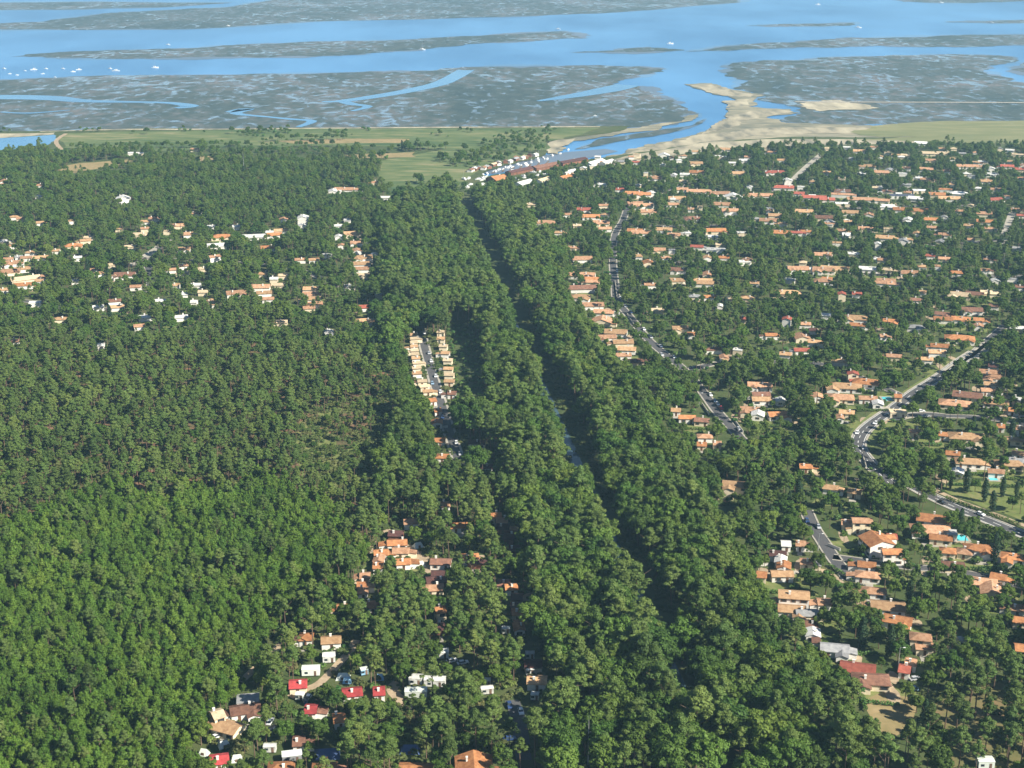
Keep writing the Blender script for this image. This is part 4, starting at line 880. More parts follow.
for k in range(16):
    f = k / 15; x = 472 + 62 * f + rng.uniform(-2, 2); y = 174.5 - 16.5 * f + rng.uniform(-1.2, .6) - 2.2
    p = P(x, y); r = empty('oyster_cabin', (p.x, p.y, LZ), R(rng.uniform(60, 120)))
    w_, d_, c_ = rng.uniform(6, 10), rng.uniform(4.5, 6), 'bwgswcdw'[k % 8]
    tag(r, 'small %s roofed cabin on the far harbour bank, number %s in the line' % (ROOF[c_][2], ORD[k] if k < 14 else 'last') if False else 'small %s roofed cabin on the far harbour bank, %s' % (ROOF[c_][2], 'inner half' if k < 8 else 'outer half'), 'cabin', 'cabins along the harbour bank')
    MB().prism([(-d_/2,-.1),(d_/2,-.1),(d_/2,2.3),(0,3.1),(-d_/2,2.3)], -w_/2, w_/2).build('wall', M['wall_b' if k % 3 else 'wall_w'], r)
    MB().prism([(-d_/2-.35,2.35),(0,3.42),(d_/2+.35,2.35),(d_/2+.35,2.2),(0,3.25),(-d_/2-.35,2.2)], -w_/2-.3, w_/2+.3).build('roof', RM[c_], r)
    MB().box(-.6,.6,-d_/2-.05,-d_/2-.003,0,2.0).build('door', M['door'], r)
    u, v, dd = proj(p.x, p.y, LZ + 2); KEY.append((float(u), float(v), float(dd) - 6)); FOOT.append((p.x, p.y, 4))
for k in range(7):
    f = (k + .5) / 7; p = P(490 + 62 * f, 172.6 - 11.2 * f, .5); r = empty('jetty', (p.x, p.y, 0), R(80 + rng.uniform(-8, 8))); tag(r, 'narrow wooden jetty in the harbour, %s from its inner end' % ORD[k], 'jetty', 'jetties in the harbour')
    MB().box(-8,8,-.8,.8,.55,.75).build('deck', M['wood'], r)
    for x in (-7,-2.5,2.5,7):
        for y in (-.6,.6): MB().tube((x,y,-.8),(x,y,1.2),.12,.12,6).build('pile', M['wood'], r)
BW += [(x + rng.uniform(-3, 3), y - 1.5 + rng.uniform(-.8, 2.4), 'w') for x, y, _ in BW[2:11]] + [(x + rng.uniform(-3, 3), y + rng.uniform(.4, 2.4), 'w') for x, y, _ in BW[4:11]]
for i, (x, y, k) in enumerate(BW):
    x += rng.uniform(-1.6, 1.6); y += rng.uniform(-.5, .5)
    boat(x, y, rng.uniform(.6,1.0), rng.uniform(60,110), i % 3 != 1, ['white boat at the inner harbour berths','white boat along the far harbour bank','white boat near the harbour mouth'][0 if x < 500 else 2 if x > 548 else 1] + (', with bare mast' if i % 3 != 1 else ', without mast'), 'boats berthed in the small harbour')
for i in range(34):
    f = rng.random(); x = 470 + 80 * f + rng.uniform(-6, 6); y = 186 - 14 * f + rng.uniform(-4.5, 4.0)
    if i % 4 == 0: x, y = rng.uniform(463, 486), rng.uniform(176, 186)
    p = P(x, y)
    if any((p.x - a) ** 2 + (p.y - b) ** 2 < (r + 2) ** 2 for a, b, r in FOOT): continue
    boat(x, y, rng.uniform(.6,1.0), rng.uniform(0,180), i % 5 == 0, 'white boat laid up ashore ' + ('at the harbour head' if x < 490 else 'behind the quay sheds') + (', mast standing' if i % 5 == 0 else ', no mast'), 'boats laid up ashore by the harbour', LZ + .35)
    KEY.append((x, y, float(proj(p.x, p.y, p.z)[2]) - 5)); FOOT.append((p.x, p.y, 3))
for i in range(8): key(475 + i * 10, 184 - i * 2.2); key(480 + 10 * i, 175.5 - 2.1 * i)

# ------------------------------------------------------------------ poles, pools, hedges, garden walls
def pole(px, py, h, label, kind='lamp', mat='metal'):
    p = P(px, py); r = empty('street_lamp' if kind == 'lamp' else 'utility_pole' if kind == 'pole' else 'radio_mast', (p.x, p.y, LZ)); tag(r, label, {'lamp':'street lamp','pole':'utility pole','mast':'mast'}[kind])
    MB().tube((0,0,0),(0,0,h),.16 if kind != 'mast' else .3,.09,8).build('pole', M[mat], r)
    if kind == 'lamp':
        MB().tube((0,0,h-.15),(1.3,-.3,h+.15),.06,.05,6).build('arm', M[mat], r); MB().box(1.0,1.8,-.5,-.18,h+.08,h+.22).build('lamp_head', M['white'], r)
    elif kind == 'pole':
        MB().box(-1.0,1.0,-.08,.08,h-.9,h-.72).build('cross_arm', M['wood'], r)
        for x in (-.85,0,.85): MB().tube((x,0,h-.72),(x,0,h-.45),.06,.05,6).build('insulator', M['white'], r)
    else:
        for k in range(4): MB().tube((0,0,h*.3+k*h*.15),(.9,0,h*.3+k*h*.15),.05,.04,5).build('rung', M[mat], r)
        MB().tube((0,0,h),(0,0,h+2),.05,.02,5).build('antenna', M[mat], r)
    d = float(proj(p.x, p.y, LZ)[2]) - 1
    for f in (.1,.4,.7,.95):
        u, v, _ = proj(p.x, p.y, LZ + h * f); KEY.append((float(u), float(v), d))
    FOOT.append((p.x, p.y, .8))
for a in [(699,407,8,'grey street lamp at the lower bend of straight street'),(730,407,7,'grey street lamp beside the lower straight street houses'),(818,551,8,'pale street lamp on the short right street'),(898,670,9,'pale street lamp before the hipped brown house'),
          (935,512,12,'tall wooden utility pole beside the two lane road','pole','wood'),(588,765,16,'tall grey mast rising from trees at bottom centre','mast'),(930,200,14,'slim grey mast over the far long shops','mast'),(939,376,8,'slim pole at the top of the curved road','pole','wood'),(855,500,11,'bare wooden pole in the right wood','pole','wood'),(900,280,10,'pale pole at right of the wooded centre','pole','metal'),(244,172,20,'thin white mast in the left distance','mast'),(796,335,8,'slim pole left of the white house in middle right','pole','wood'),(961,257,12,'grey pole among trees at upper right','pole','metal'),(1003,268,12,'second grey pole among trees at upper right','pole','metal')]: pole(*a)
def pool(px, py, w, d, label, rot=0):
    p = P(px, py); s = ppm(px, py); W = w / s; r = empty('swimming_pool', (p.x, p.y, LZ), R(rot)); tag(r, label, 'pool')
    MB().box(-W/2-1,W/2+1,-d/2-1,d/2+1,-.2,.16).build('deck', M['pavement'], r)
    MB().box(-W/2,W/2,-d/2,d/2,.165,.20).build('water', M['pool'], r)
    for fx in (-.4,0,.4): key(px + fx * w, py)
    FOOT.append((p.x, p.y, W * .6))
pool(961,538,11,6,'turquoise pool right of the large salmon hipped house'); pool(887,399,9,6,'turquoise pool just left of the curved road'); pool(993,479,8,4,'small turquoise pool at the right edge gardens')
def hedge(px0, py0, px1, py1, h, label, w=1.4, mat='shrub'):
    a = P(px0, py0); b = P(px1, py1); d = b - a; L_ = d.length; m = (a + b) / 2; n = int(L_ * 26)
    rs = np.random.RandomState(int(px0 + py0)); pts = np.column_stack([rs.uniform(-L_/2, L_/2, n), rs.uniform(-w/2, w/2, n), h * rs.uniform(.05, 1, n) ** .6])
    me = leaf_mesh('hedge', pts, np.column_stack([rs.normal(0,.4,n), rs.normal(0,.6,n), rs.uniform(.1,1,n)]), .30, .62, rs, [M[mat]])
    o = link('hedge', me); o.location = (m.x, m.y, LZ); o.rotation_euler = (0,0,math.atan2(d.y, d.x)); tag(o, label, 'hedge')
    for k in range(5):
        f = k / 4; q = a.lerp(b, f); key(px0 + (px1 - px0) * f, py0 + (py1 - py0) * f, LZ + h * .5); FOOT.append((q.x, q.y, 1.2))
def leaf_mesh(name, pos, nrm, smin, smax, rs, mats, aspect=(0.7, 1.3), extra=None):
    """leaf-sized quads through a volume, each turned to its own normal"""
    n = len(pos); nrm = nrm / np.maximum(np.linalg.norm(nrm, axis=1, keepdims=True), 1e-6)
    ref = rs.normal(size=(n, 3)); t1 = np.cross(nrm, ref); t1 /= np.maximum(np.linalg.norm(t1, axis=1, keepdims=True), 1e-6); t2 = np.cross(nrm, t1)
    a = rs.uniform(smin, smax, (n, 1)) * .5; b = a * rs.uniform(*aspect, (n, 1))
    bend = nrm * a * rs.uniform(-.35, .35, (n, 1))
    q = np.stack([pos - t1 * a - t2 * b * .6, pos + t1 * a * .7 - t2 * b + bend, pos + t1 * a + t2 * b * .7, pos - t1 * a * .6 + t2 * b + bend], 1).reshape(-1, 3)
    v = [tuple(x) for x in q]; f = [(4*i, 4*i+1, 4*i+2, 4*i+3) for i in range(n)]; mi = [0] * n
    if extra is not None:
        k = len(v); v += extra.v; f += [tuple(k + j for j in t) for t in extra.f]; mi += [1] * len(extra.f)
    me = bpy.data.meshes.new(name); me.from_pydata(v, [], f)
    for m_ in mats: me.materials.append(m_)
    me.polygons.foreach_set('material_index', mi); me.update(); return me
for a in [(902,532,906,526,2.2,'dark clipped hedge left of the large salmon house'),(907,535,938,544,2.0,'clipped hedge in front of the large salmon house'),(846,553,884,552,1.6,'low garden hedge below the orange gabled house'),(945,499,1020,527,1.8,'long hedge between lawn and two lane road'),(940,477,968,480,2.2,'dark hedge along the top of the right lawn'),
          (762,551,800,550,1.5,'garden hedge behind the salmon houses left of short street'),(984,570,1014,572,1.8,'hedge above the salmon pair at right edge'),(828,566,852,582,1.6,'hedge along the short right street'),(838,656,878,655,1.5,'hedge behind the red roofed house at lower right'),(906,516,930,522,1.8,'hedge along the garden above the large salmon house'),(862,698,866,712,1.6,'hedge at left of the dry lawn')]: hedge(*a)
for i, h in enumerate([h for h in HLIST if h['s'] > 1.45 and 'camp' not in h['zone'] and 'cottage' not in h['zone'] and 'bungalow' not in h['zone']]):
    rr = random.Random(900 + i)
    if rr.random() > .42: continue
    L_ = rr.uniform(12, 20); dy = rr.uniform(10, 15)
    u0, v0, _ = proj(h['x'] - L_/2, h['y'] - dy, LZ); u1, v1, _ = proj(h['x'] + L_/2, h['y'] - dy + rr.uniform(-3, 3), LZ)
    if any((h['x'] - a) ** 2 + (h['y'] - dy - b) ** 2 < (r + 1.5) ** 2 for a, b, r in FOOT): continue
    hedge(float(u0), float(v0), float(u1), float(v1), rr.uniform(1.2, 1.9), 'hedge before the ' + h['o']['label'].replace('mid-sized ', '').replace('-roofed', '').replace(' leftmost', ' at left').split(',')[0] + ('' if ',' not in h['o']['label'] else ',' + h['o']['label'].split(',')[1].replace(' of', ' among').split(' among')[0]))
def garden_wall(px0, py0, px1, py1, label, h=1.3):
    a = P(px0, py0); b = P(px1, py1); d = b - a; L_ = d.length; m = (a + b) / 2
    r = empty('garden_wall', (m.x, m.y, LZ), math.atan2(d.y, d.x)); tag(r, label, 'wall')
    MB().box(-L_/2, L_/2, -.12, .12, -.1, h).build('wall', M['wall_w'], r); MB().box(-L_/2-.05, L_/2+.05, -.2, .2, h + .003, h + .1).build('coping', M['pavement'], r)
    for f in (0,.25,.5,.75,1): key(px0 + (px1 - px0) * f, py0 + (py1 - py0) * f, LZ + h * .6)
for a in [(734,421,743,433,'white wall beside the lowest stretch of straight street'),(615,282,617,299,'white wall left of the upper straight street'),(627,315,634,326,'white wall beside the salmon house row'),(828,546,840,551,'white wall right of the short street'),(702,405,709,415,'white wall left of the street bend'),(760,566,768,566,'white garden wall by the far left orange roof'),(944,571,962,570,'white wall in front of the dull brown roof'),(862,455,866,468,'white wall right of the curved road\'s lower end')]: garden_wall(*a)

# ------------------------------------------------------------------ tree forms
def limb_mb(h, r0, kind, rs):
    mb = MB(); lean = rs.uniform(-.03, .03, 2) * h
    top = .86 if kind in ('pine', 'young') else .62
    mid = (lean[0] * .5, lean[1] * .5, h * top * .5)
    mb.tube((0,0,-.3), mid, r0, r0 * .75, 6); mb.tube(mid, (lean[0], lean[1], h * top), r0 * .75, r0 * .25, 6)
    for k in range(4 if kind != 'young' else 2):
        a = rs.uniform(0, 6.28); z = h * rs.uniform(.45, .68); l = h * rs.uniform(.14, .24)
        mb.tube((lean[0] * z / h, lean[1] * z / h, z), (math.cos(a) * l, math.sin(a) * l, z + l * rs.uniform(.5, 1.0)), r0 * .42, r0 * .15, 5)
    return mb
def crown_points(kind, seed, dens):
    rs = np.random.RandomState(seed); P_, N_ = [], []
    def clump(c, r, n, flat=1.0, inner=.55):
        u = rs.normal(size=(n, 3)); u /= np.linalg.norm(u, axis=1, keepdims=True)
        u[:, 2] = np.where(u[:, 2] < -.35, -u[:, 2], u[:, 2])
        d = (inner + (1 - inner) * rs.uniform(0, 1, (n, 1)) ** .5) * rs.uniform(.86, 1.14, (n, 1))
        P_.append(np.array(c) + u * d * r * np.array([1, 1, flat])); N_.append(u * np.array([1, 1, 1 / flat]) + rs.normal(0, .34, (n, 3)))
    if kind == 'young':                                # narrow, feathery, pointed
        H = 9.8; n = 9
        for i in range(n):
            f = i / (n - 1); z = H * (.40 + .52 * f); rr = rs.uniform(2.4, 3.1) * (1 - f * .93) ** .5 * rs.uniform(.8, 1.1)
            k = 1 if f > .8 else 3
            for j in range(k):
                a = rs.uniform(0, 6.28); o = rr * .55 * (k > 1)
                clump((math.cos(a) * o, math.sin(a) * o, z + rs.uniform(-.7,.7)), rr * rs.uniform(.42,.62) + .25, int(36 * dens * (1 - f * .4)), .85)
        clump((0, 0, H * .97), .45, int(14 * dens), 1.6)
        return H, P_, N_, .16, (.26, .52)
    if kind == 'pine':                                 # bare trunk, broken layered crown of tufts
        H = 18.0; R_ = rs.uniform(3.4, 4.6); n = rs.randint(24, 34)
        for i in range(n):
            f = rs.uniform(0, 1) ** .8; z = H * (.56 + .40 * f); rad = R_ * (1 - .78 * f ** 1.7) * rs.uniform(.35, .98)
            a = i * 2.4 + rs.uniform(-.5, .5)
            clump((math.cos(a) * rad, math.sin(a) * rad, z), rs.uniform(.65, 1.55) * (1.05 - .3 * f), int(40 * dens), rs.uniform(.5, .8))
        clump((rs.uniform(-.4,.4), rs.uniform(-.4,.4), H * .95), 1.3, int(60 * dens), .8)
        clump((0, 0, H * .74), R_ * .55, int(150 * dens), 1.0, .2)
        return H, P_, N_, .26, (.30, .60)
    if kind == 'leaf':                                 # broad, many-lobed
        H = 14.0; R_ = rs.uniform(4.2, 5.6); n = rs.randint(26, 36)
        for i in range(n):
            f = (i + .5) / n; th = math.acos(1 - 1.35 * f); a = i * 2.4 + rs.uniform(-.4,.4); q = rs.uniform(.50, .98)
            c = (math.sin(th) * math.cos(a) * R_ * q, math.sin(th) * math.sin(a) * R_ * q, H * .56 + math.cos(th) * H * .34 * q)
            rc = rs.uniform(.15, .40); clump(c, R_ * rc, int(22 + 560 * rc * rc * dens), rs.uniform(.7, 1.0))
        clump((0, 0, H * .56), R_ * .66, int(220 * dens), .9, .5)
        return H, P_, N_, .30, (.30, .62)
    if kind == 'cypress':
        H = 13.0; n = 14
        for i in range(n):
            f = i / (n - 1); clump((rs.uniform(-.25,.25), rs.uniform(-.25,.25), H * (.08 + .88 * f)), 1.9 * math.sin(math.pi * (.16 + .80 * f)) ** .8 + .15, int(60 * dens), 1.1)
        return H, P_, N_, .2, (.35, .7)
    if kind == 'shrub':
        H = 2.4
        for i in range(6):
            a = rs.uniform(0, 6.28); r = rs.uniform(.2, 1.1); clump((math.cos(a) * r, math.sin(a) * r, rs.uniform(.6, 1.5)), rs.uniform(.6, 1.0), int(42 * dens), .9, .4)
        return H, P_, N_, .06, (.35, .62)
    if kind == 'bracken':
        H = 1.3
        for i in range(9):
            a = rs.uniform(0, 6.28); r = rs.uniform(.2, 2.6); clump((math.cos(a) * r, math.sin(a) * r, rs.uniform(.25, .7)), rs.uniform(.5, .95), int(24 * dens), .6, .4)
        return H, P_, N_, .04, (.35, .7)
FORMS = {'young': (9, 'young_pine'), 'pine': (12, 'pine'), 'leaf': (12, 'leaf'), 'cypress': (2, 'cypress'), 'shrub': (4, 'shrub'), 'bracken': (4, 'bracken')}
CROWN, TRUNK, SRC, SIZE = {}, {}, {}, {}
for kind, (nv, mt) in FORMS.items():
    CROWN[kind] = []; TRUNK[kind] = []
    SRC[kind] = bpy.data.collections.new(kind + '_forms')
    for i in range(nv):
        sd = 100 * (list(FORMS).index(kind) + 1) + i
        H, p, n, r0, (s0, s1) = crown_points(kind, sd, {'young': 2.2, 'pine': 2.3, 'leaf': 2.4}.get(kind, 1.2))
        p = np.concatenate(p); n = np.concatenate(n); rs = np.random.RandomState(sd)
        SIZE[kind] = (H, float(np.percentile(np.hypot(p[:, 0], p[:, 1]), 92)))
        tk = limb_mb(H, r0, kind, np.random.RandomState(sd)) if kind not in ('shrub', 'bracken') else None
        asp = (.5, .9) if kind in ('young', 'pine') else (.7, 1.3)
        CROWN[kind].append(leaf_mesh('crown', p, n, s0, s1, np.random.RandomState(sd + 7), [M[mt]], asp))
        if tk: TRUNK[kind].append(tk.mesh('trunk', M['bark']))
        both = leaf_mesh(kind + '_form', p, n, s0, s1, np.random.RandomState(sd + 7), [M[mt], M['bark']], asp, tk)
        o = bpy.data.objects.new('%s_form_%02d' % (kind, i), both); SRC[kind].objects.link(o)

# ------------------------------------------------------------------ where trees stand
Z_PLANT = [(-200,530),(0,512),(60,495),(140,478),(210,470),(280,474),(330,500),(352,530),(345,560),(318,585),(296,608),(285,640),(250,668),(215,700),(196,740),(190,980),(-200,980)]
Z_WOOD = [(-200,335),(0,330),(90,335),(170,325),(240,330),(300,338),(350,345),(388,365),(392,400),(388,450),(372,500),(350,540),(330,500),(280,474),(210,470),(140,478),(60,495),(0,512),(-200,530)]
Z_CAMP = [(345,560),(352,530),(372,490),(395,460),(432,455),(470,470),(500,500),(512,560),(522,640),(534,700),(540,980),(190,980),(196,740),(215,700),(250,668),(285,640),(296,608),(318,585)]
Z_STRIP = [(398,205),(440,178),(470,184),(515,192),(545,232),(570,280),(592,322),(632,372),(655,420),(685,470),(715,530),(750,600),(775,650),(815,690),(862,720),(895,770),(930,980),(540,980),(534,700),(522,640),(512,560),(500,500),(470,470),(432,455),(395,460),(378,480),(392,400),(388,365),(385,330),(378,280),(385,235)]
Z_LEFTRES = [(-200,225),(0,225),(60,215),(120,205),(200,196),(330,205),(380,225),(385,235),(378,280),(385,330),(388,365),(350,345),(300,338),(240,330),(170,325),(90,335),(0,330),(-200,335)]
Z_MEADOW = [(380,160),(440,148),(545,148),(500,164),(474,178),(456,188),(430,200),(398,208),(384,192)]
Z_FARMEAD = [(58,150),(60,133),(200,129),(600,125),(600,137),(548,142),(546,150),(470,149),(380,147),(300,147),(150,152)]
CANDS = []
landpoly = SHORE + [(1500, 2000), (-400, 2000)]
def grid(sp, y0, y1, jit=.42):
    ys = np.arange(y0, y1, sp * .87); X, Y = [], []
    for j, y in enumerate(ys):
        half = 0.43 * y + 55
        x = np.arange(-half, half, sp) + (sp * .5 if j % 2 else 0); X.append(x); Y.append(np.full(len(x), y))
    X = np.concatenate(X); Y = np.concatenate(Y)
    return X + nrg.uniform(-jit, jit, len(X)) * sp, Y + nrg.uniform(-jit, jit, len(X)) * sp
def zone_of(x, y):
    """vegetation zone of each ground point, read where the crowns stand"""
    px, py, _ = proj(x, y, LZ + 9.0); bx, by, _ = proj(x, y, LZ)
    wob = 1 + (py - 130).clip(0) / 300; px = px + wob * (5 * np.sin(x * .09 + y * .031) + 4 * np.sin(x * .21 - y * .13)); py = py + wob * (4 * np.sin(x * .067 + 2) + 3 * np.sin(x * .19 + y * .08))
    z = np.full(len(x), 7)
    order = [(6, Z_MEADOW), (5, Z_LEFTRES), (4, Z_STRIP), (3, Z_CAMP), (2, Z_WOOD), (1, Z_PLANT)]
    for k, pl in order: z[inside(px, py, pl)] = k
    left = (z == 7) & (px < 400) & (py < 260); z[left] = 8
    z[inside(bx, by, Z_FARMEAD)] = 9
    z[inside(bx, by, Z_MEADOW)] = 6
    z[inside(bx, by, PINECLEAR)] = 10
    z[inside(bx, by, CLEAR)] = 11
    z[inside(bx, by, [(444,322),(466,326),(484,356),(492,398),(488,425),(470,418),(455,402)])] = 12
    for pl in (LAWN_R, DRYLAWN): z[inside(bx, by, pl)] = 0
    for d in DRYS: z[inside(bx, by, d)] = 9
    z[(bx < 650) & (by < 133.5)] = 9
    z[(z == 8) & (by < 157 + 5 * np.sin(x * .017) + 4 * np.sin(x * .051 + 1) + 3 * np.sin(x * .11))] = 9
    z[~inside(bx, by, landpoly)] = 0
    z[inside(bx, by, [(-90,141),(0,136),(58,133),(58,141),(42,149),(0,152),(-90,157)])] = 0
    z[by > 960] = 0
    z[(bx > 596) & (by < np.interp(bx, [600, 640, 700, 770, 1024, 1200], [171, 163, 155, 149, 147.5, 147.5]))] = 0
    z[inside(bx, by, [(466,178),(484,170),(520,159),(550,150),(600,150),(612,162),(560,170),(520,181),(492,187),(470,190)])] = 0
    z[inside(bx, by, [(855,141),(900,135),(1200,135),(1200,146),(960,143.5)])] = 0
    return z
# zone: (spacing, [(kind, share, low scale, high scale)...])
MIX = {
 1: (3.9, [('young', .92, .58, 1.08), ('pine', .065, .5, .75), ('leaf', .015, .4, .7)]),
 2: (6.3, [('pine', .86, .50, .90), ('leaf', .14, .45, .7)]),
 3: (6.0, [('pine', .70, .72, 1.0), ('leaf', .30, .6, .9)]),
 4: (7.2, [('leaf', .64, .80, 1.50), ('pine', .36, .85, 1.28)]),
 5: (7.4, [('leaf', .55, .5, .9), ('pine', .43, .5, .9), ('cypress', .02, .6, 1.0)]),
 6: (10., [('leaf', .8, .35, .8), ('shrub', .2, .8, 1.8)]),
 7: (7.7, [('leaf', .64, .5, .95), ('pine', .33, .5, .98), ('cypress', .03, .6, 1.0)]),
 8: (7.2, [('leaf', .72, .45, .85), ('pine', .28, .5, .85)]),
 9: (10., [('shrub', .5, .8, 1.8), ('leaf', .5, .3, .55)]),
 10: (9.0, [('pine', 1.0, .8, 1.05)]),
 12: (5., [('shrub', 1.0, .6, 1.2)]),
 11: (9., [('leaf', .5, .2, .42), ('pine', .6, .4, .7)]),
}
T = []
for z, (sp, mix) in MIX.items():
    x, y = grid(sp, 375, 2150); zz = zone_of(x, y); k = zz == z; x, y = x[k], y[k]
    u = nrg.uniform(0, 1, len(x))
    if z in (6, 9):                                     # meadow bushes grow in thickets and along old ditches
        q = np.sin(x * .021 + 1.3) + np.sin(y * .034 + x * .004) + np.sin(x * .057 - y * .023 + 2) + .8 * np.sin(x * .11 + y * .08)
        g_ = q > (0.75 if z == 6 else np.where(proj(x, y, LZ)[1] > 143, .55, 1.6)); x, y, u = x[g_], y[g_], u[g_]
    for i in range(len(x)):
        a = 0
        for kind, sh, s0, s1 in mix:
            a += sh
            if u[i] <= a + 1e-9: break
        if z == 7: s0, s1 = (s0 + .08, s1 + .06) if y[i] < 800 else (s0 - .04, s1 - .12)
        T.append([x[i], y[i], kind, nrg.uniform(s0, s1), z])
# shrubs in gardens and along streets
x, y = grid(7.5, 400, 1500); zz = zone_of(x, y); k = ((zz == 7) | (zz == 5) | (zz == 3)) & (nrg.uniform(0, 1, len(x)) < .55)
for a, b, c in zip(x[k], y[k], zz[k]): T.append([a, b, 'shrub', nrg.uniform(.6, 1.35), c])
x, y = grid(4.4, 375, 900); zz = zone_of(x, y); k = np.isin(zz, (1, 2, 3, 4, 10, 11)) & (nrg.uniform(0, 1, len(x)) < np.where(zz == 10, .22, np.where(zz == 11, .8, .6)))
for a, b, c in zip(x[k], y[k], zz[k]): T.append([a, b, 'bracken', nrg.uniform(.7, 1.6), c])
# trees the photo shows standing alone
SOLO = [(966,493,'cypress',.95),(992,512,'cypress',.8),(1002,497,'cypress',.75),(1003,470,'leaf',.6),(938,478,'leaf',.8),(1016,497,'cypress',.6),(960,530,'cypress',.8),(1000,545,'leaf',.55),(972,532,'leaf',.6),(325,186,'cypress',1.3),(332,187,'cypress',1.2),(422,190,'cypress',1.1),(448,188,'cypress',1.2),(244,176,'cypress',.8),(905,700,'leaf',.55),(975,492,'leaf',.5),(984,502,'cypress',.9),(1012,510,'leaf',.5),(950,489,'cypress',.55),(1020,514,'pine',.6),(735,406,'cypress',.6)]
for (xa, ya, xb, yb, st_, pr) in ((72,148.5,335,146.5,5,.8),(262,142,350,139.5,5,.85),(430,146,545,143.5,6,.6),(350,150,470,150,6,.6),(200,152,330,154,5,.7),(120,134.5,300,133,14,.4)):
    for q in np.arange(0, 1, st_ / abs(xb - xa)):
        if rng.random() < pr: SOLO.append((xa + (xb - xa) * q + rng.uniform(-1, 1), ya + (yb - ya) * q + rng.uniform(-.7, .7), 'leaf', rng.uniform(.3, .75)))
for px, py, kd, s in SOLO:
    p = P(px, py); T.append([p.x, p.y, kd, s, 20])
tx = np.array([t[0] for t in T]); ty = np.array([t[1] for t in T]); ts = np.array([t[3] for t in T]); tz = np.array([t[4] for t in T])
tk = np.array([t[2] for t in T]); th_ = np.array([SIZE[k][0] for k in tk]); tr_ = np.array([SIZE[k][1] for k in tk])
solo = tz == 20
side = np.array(CD.x * (ty - CA.y) - CD.y * (tx - CA.x))
SL = 1.0 if (CD.x * (P(400, 442).y - CA.y) - CD.y * (P(400, 442).x - CA.x)) > 0 else -1.0     # sign of the left bank
leftbank = side * SL > 0
base = {'leaf': .50, 'pine': .46, 'young': .3, 'cypress': .05, 'shrub': 0., 'bracken': 0.}
tb = np.array([base[k] for k in tk])
keep = np.ones(len(T), bool)
# off the canal, the roads and the houses
lim = np.where(ty < 455, 3.0, np.where(leftbank, 4.6, np.where(ty < 640, 8.5, 12.5)))
keep &= (canal_dist(tx, ty) > np.where(np.isin(tk, ('leaf', 'pine')), lim, 4.0)) | (tz != 4) | solo
lb = leftbank & (canal_dist(tx, ty) < 16) & (tz == 4); ts[lb] = np.clip(ts[lb] * 1.1, .95, 1.5)
foot = np.array(FOOT)
for i0 in range(0, len(T), 4000):
    sl = slice(i0, i0 + 4000)
    d2 = (tx[sl, None] - foot[None, :, 0]) ** 2 + (ty[sl, None] - foot[None, :, 1]) ** 2
    need = foot[None, :, 2] + np.where(np.isin(tk[sl], ('shrub', 'bracken')), .6, 1.8)[:, None]
    keep[sl] &= ~(d2 < need ** 2).any(1) | solo[sl]
# open views: a crown nearer than a place the photo shows must not stand in front of it; try a smaller tree first
K = np.array(KEY)
def blocked(idx, sc):
    out = np.zeros(len(idx), bool)
    for i0 in range(0, len(idx), 1500):
        j = idx[i0:i0 + 1500]; s = sc[i0:i0 + 1500]; h = th_[j] * s; b0 = tb[j] * h
        u, v, d = proj(tx[j], ty[j], LZ + (h + b0) / 2); sp = FPX / d
        ry = (h - b0) / 2 * sp * .92 + .6; rx = tr_[j] * s * sp * .88 + .6
        q = ((K[None, :, 0] - u[:, None]) / rx[:, None]) ** 2 + ((K[None, :, 1] - v[:, None]) / ry[:, None]) ** 2 < 1.0
        q &= (d[:, None] < K[None, :, 2])
        out[i0:i0 + 1500] = q.any(1)
    return out
idx = np.where(keep & ~solo)[0]
for f in (1.0, .72, .5):
    b = blocked(idx, ts[idx] * f)
    ok = idx[~b]; ts[ok] *= f
    idx = idx[b]
    if f < 1: pass
lucky = nrg.uniform(0, 1, len(idx)) < np.where(tz[idx] == 3, .13, .04)
ts[idx] *= np.where(tz[idx] == 1, 1.0, .8)
keep[idx[~lucky]] = False
I = np.where(keep)[0]
print('trees', len(I), {k: int((tk[I] == k).sum()) for k in FORMS}, 'keys', len(K))

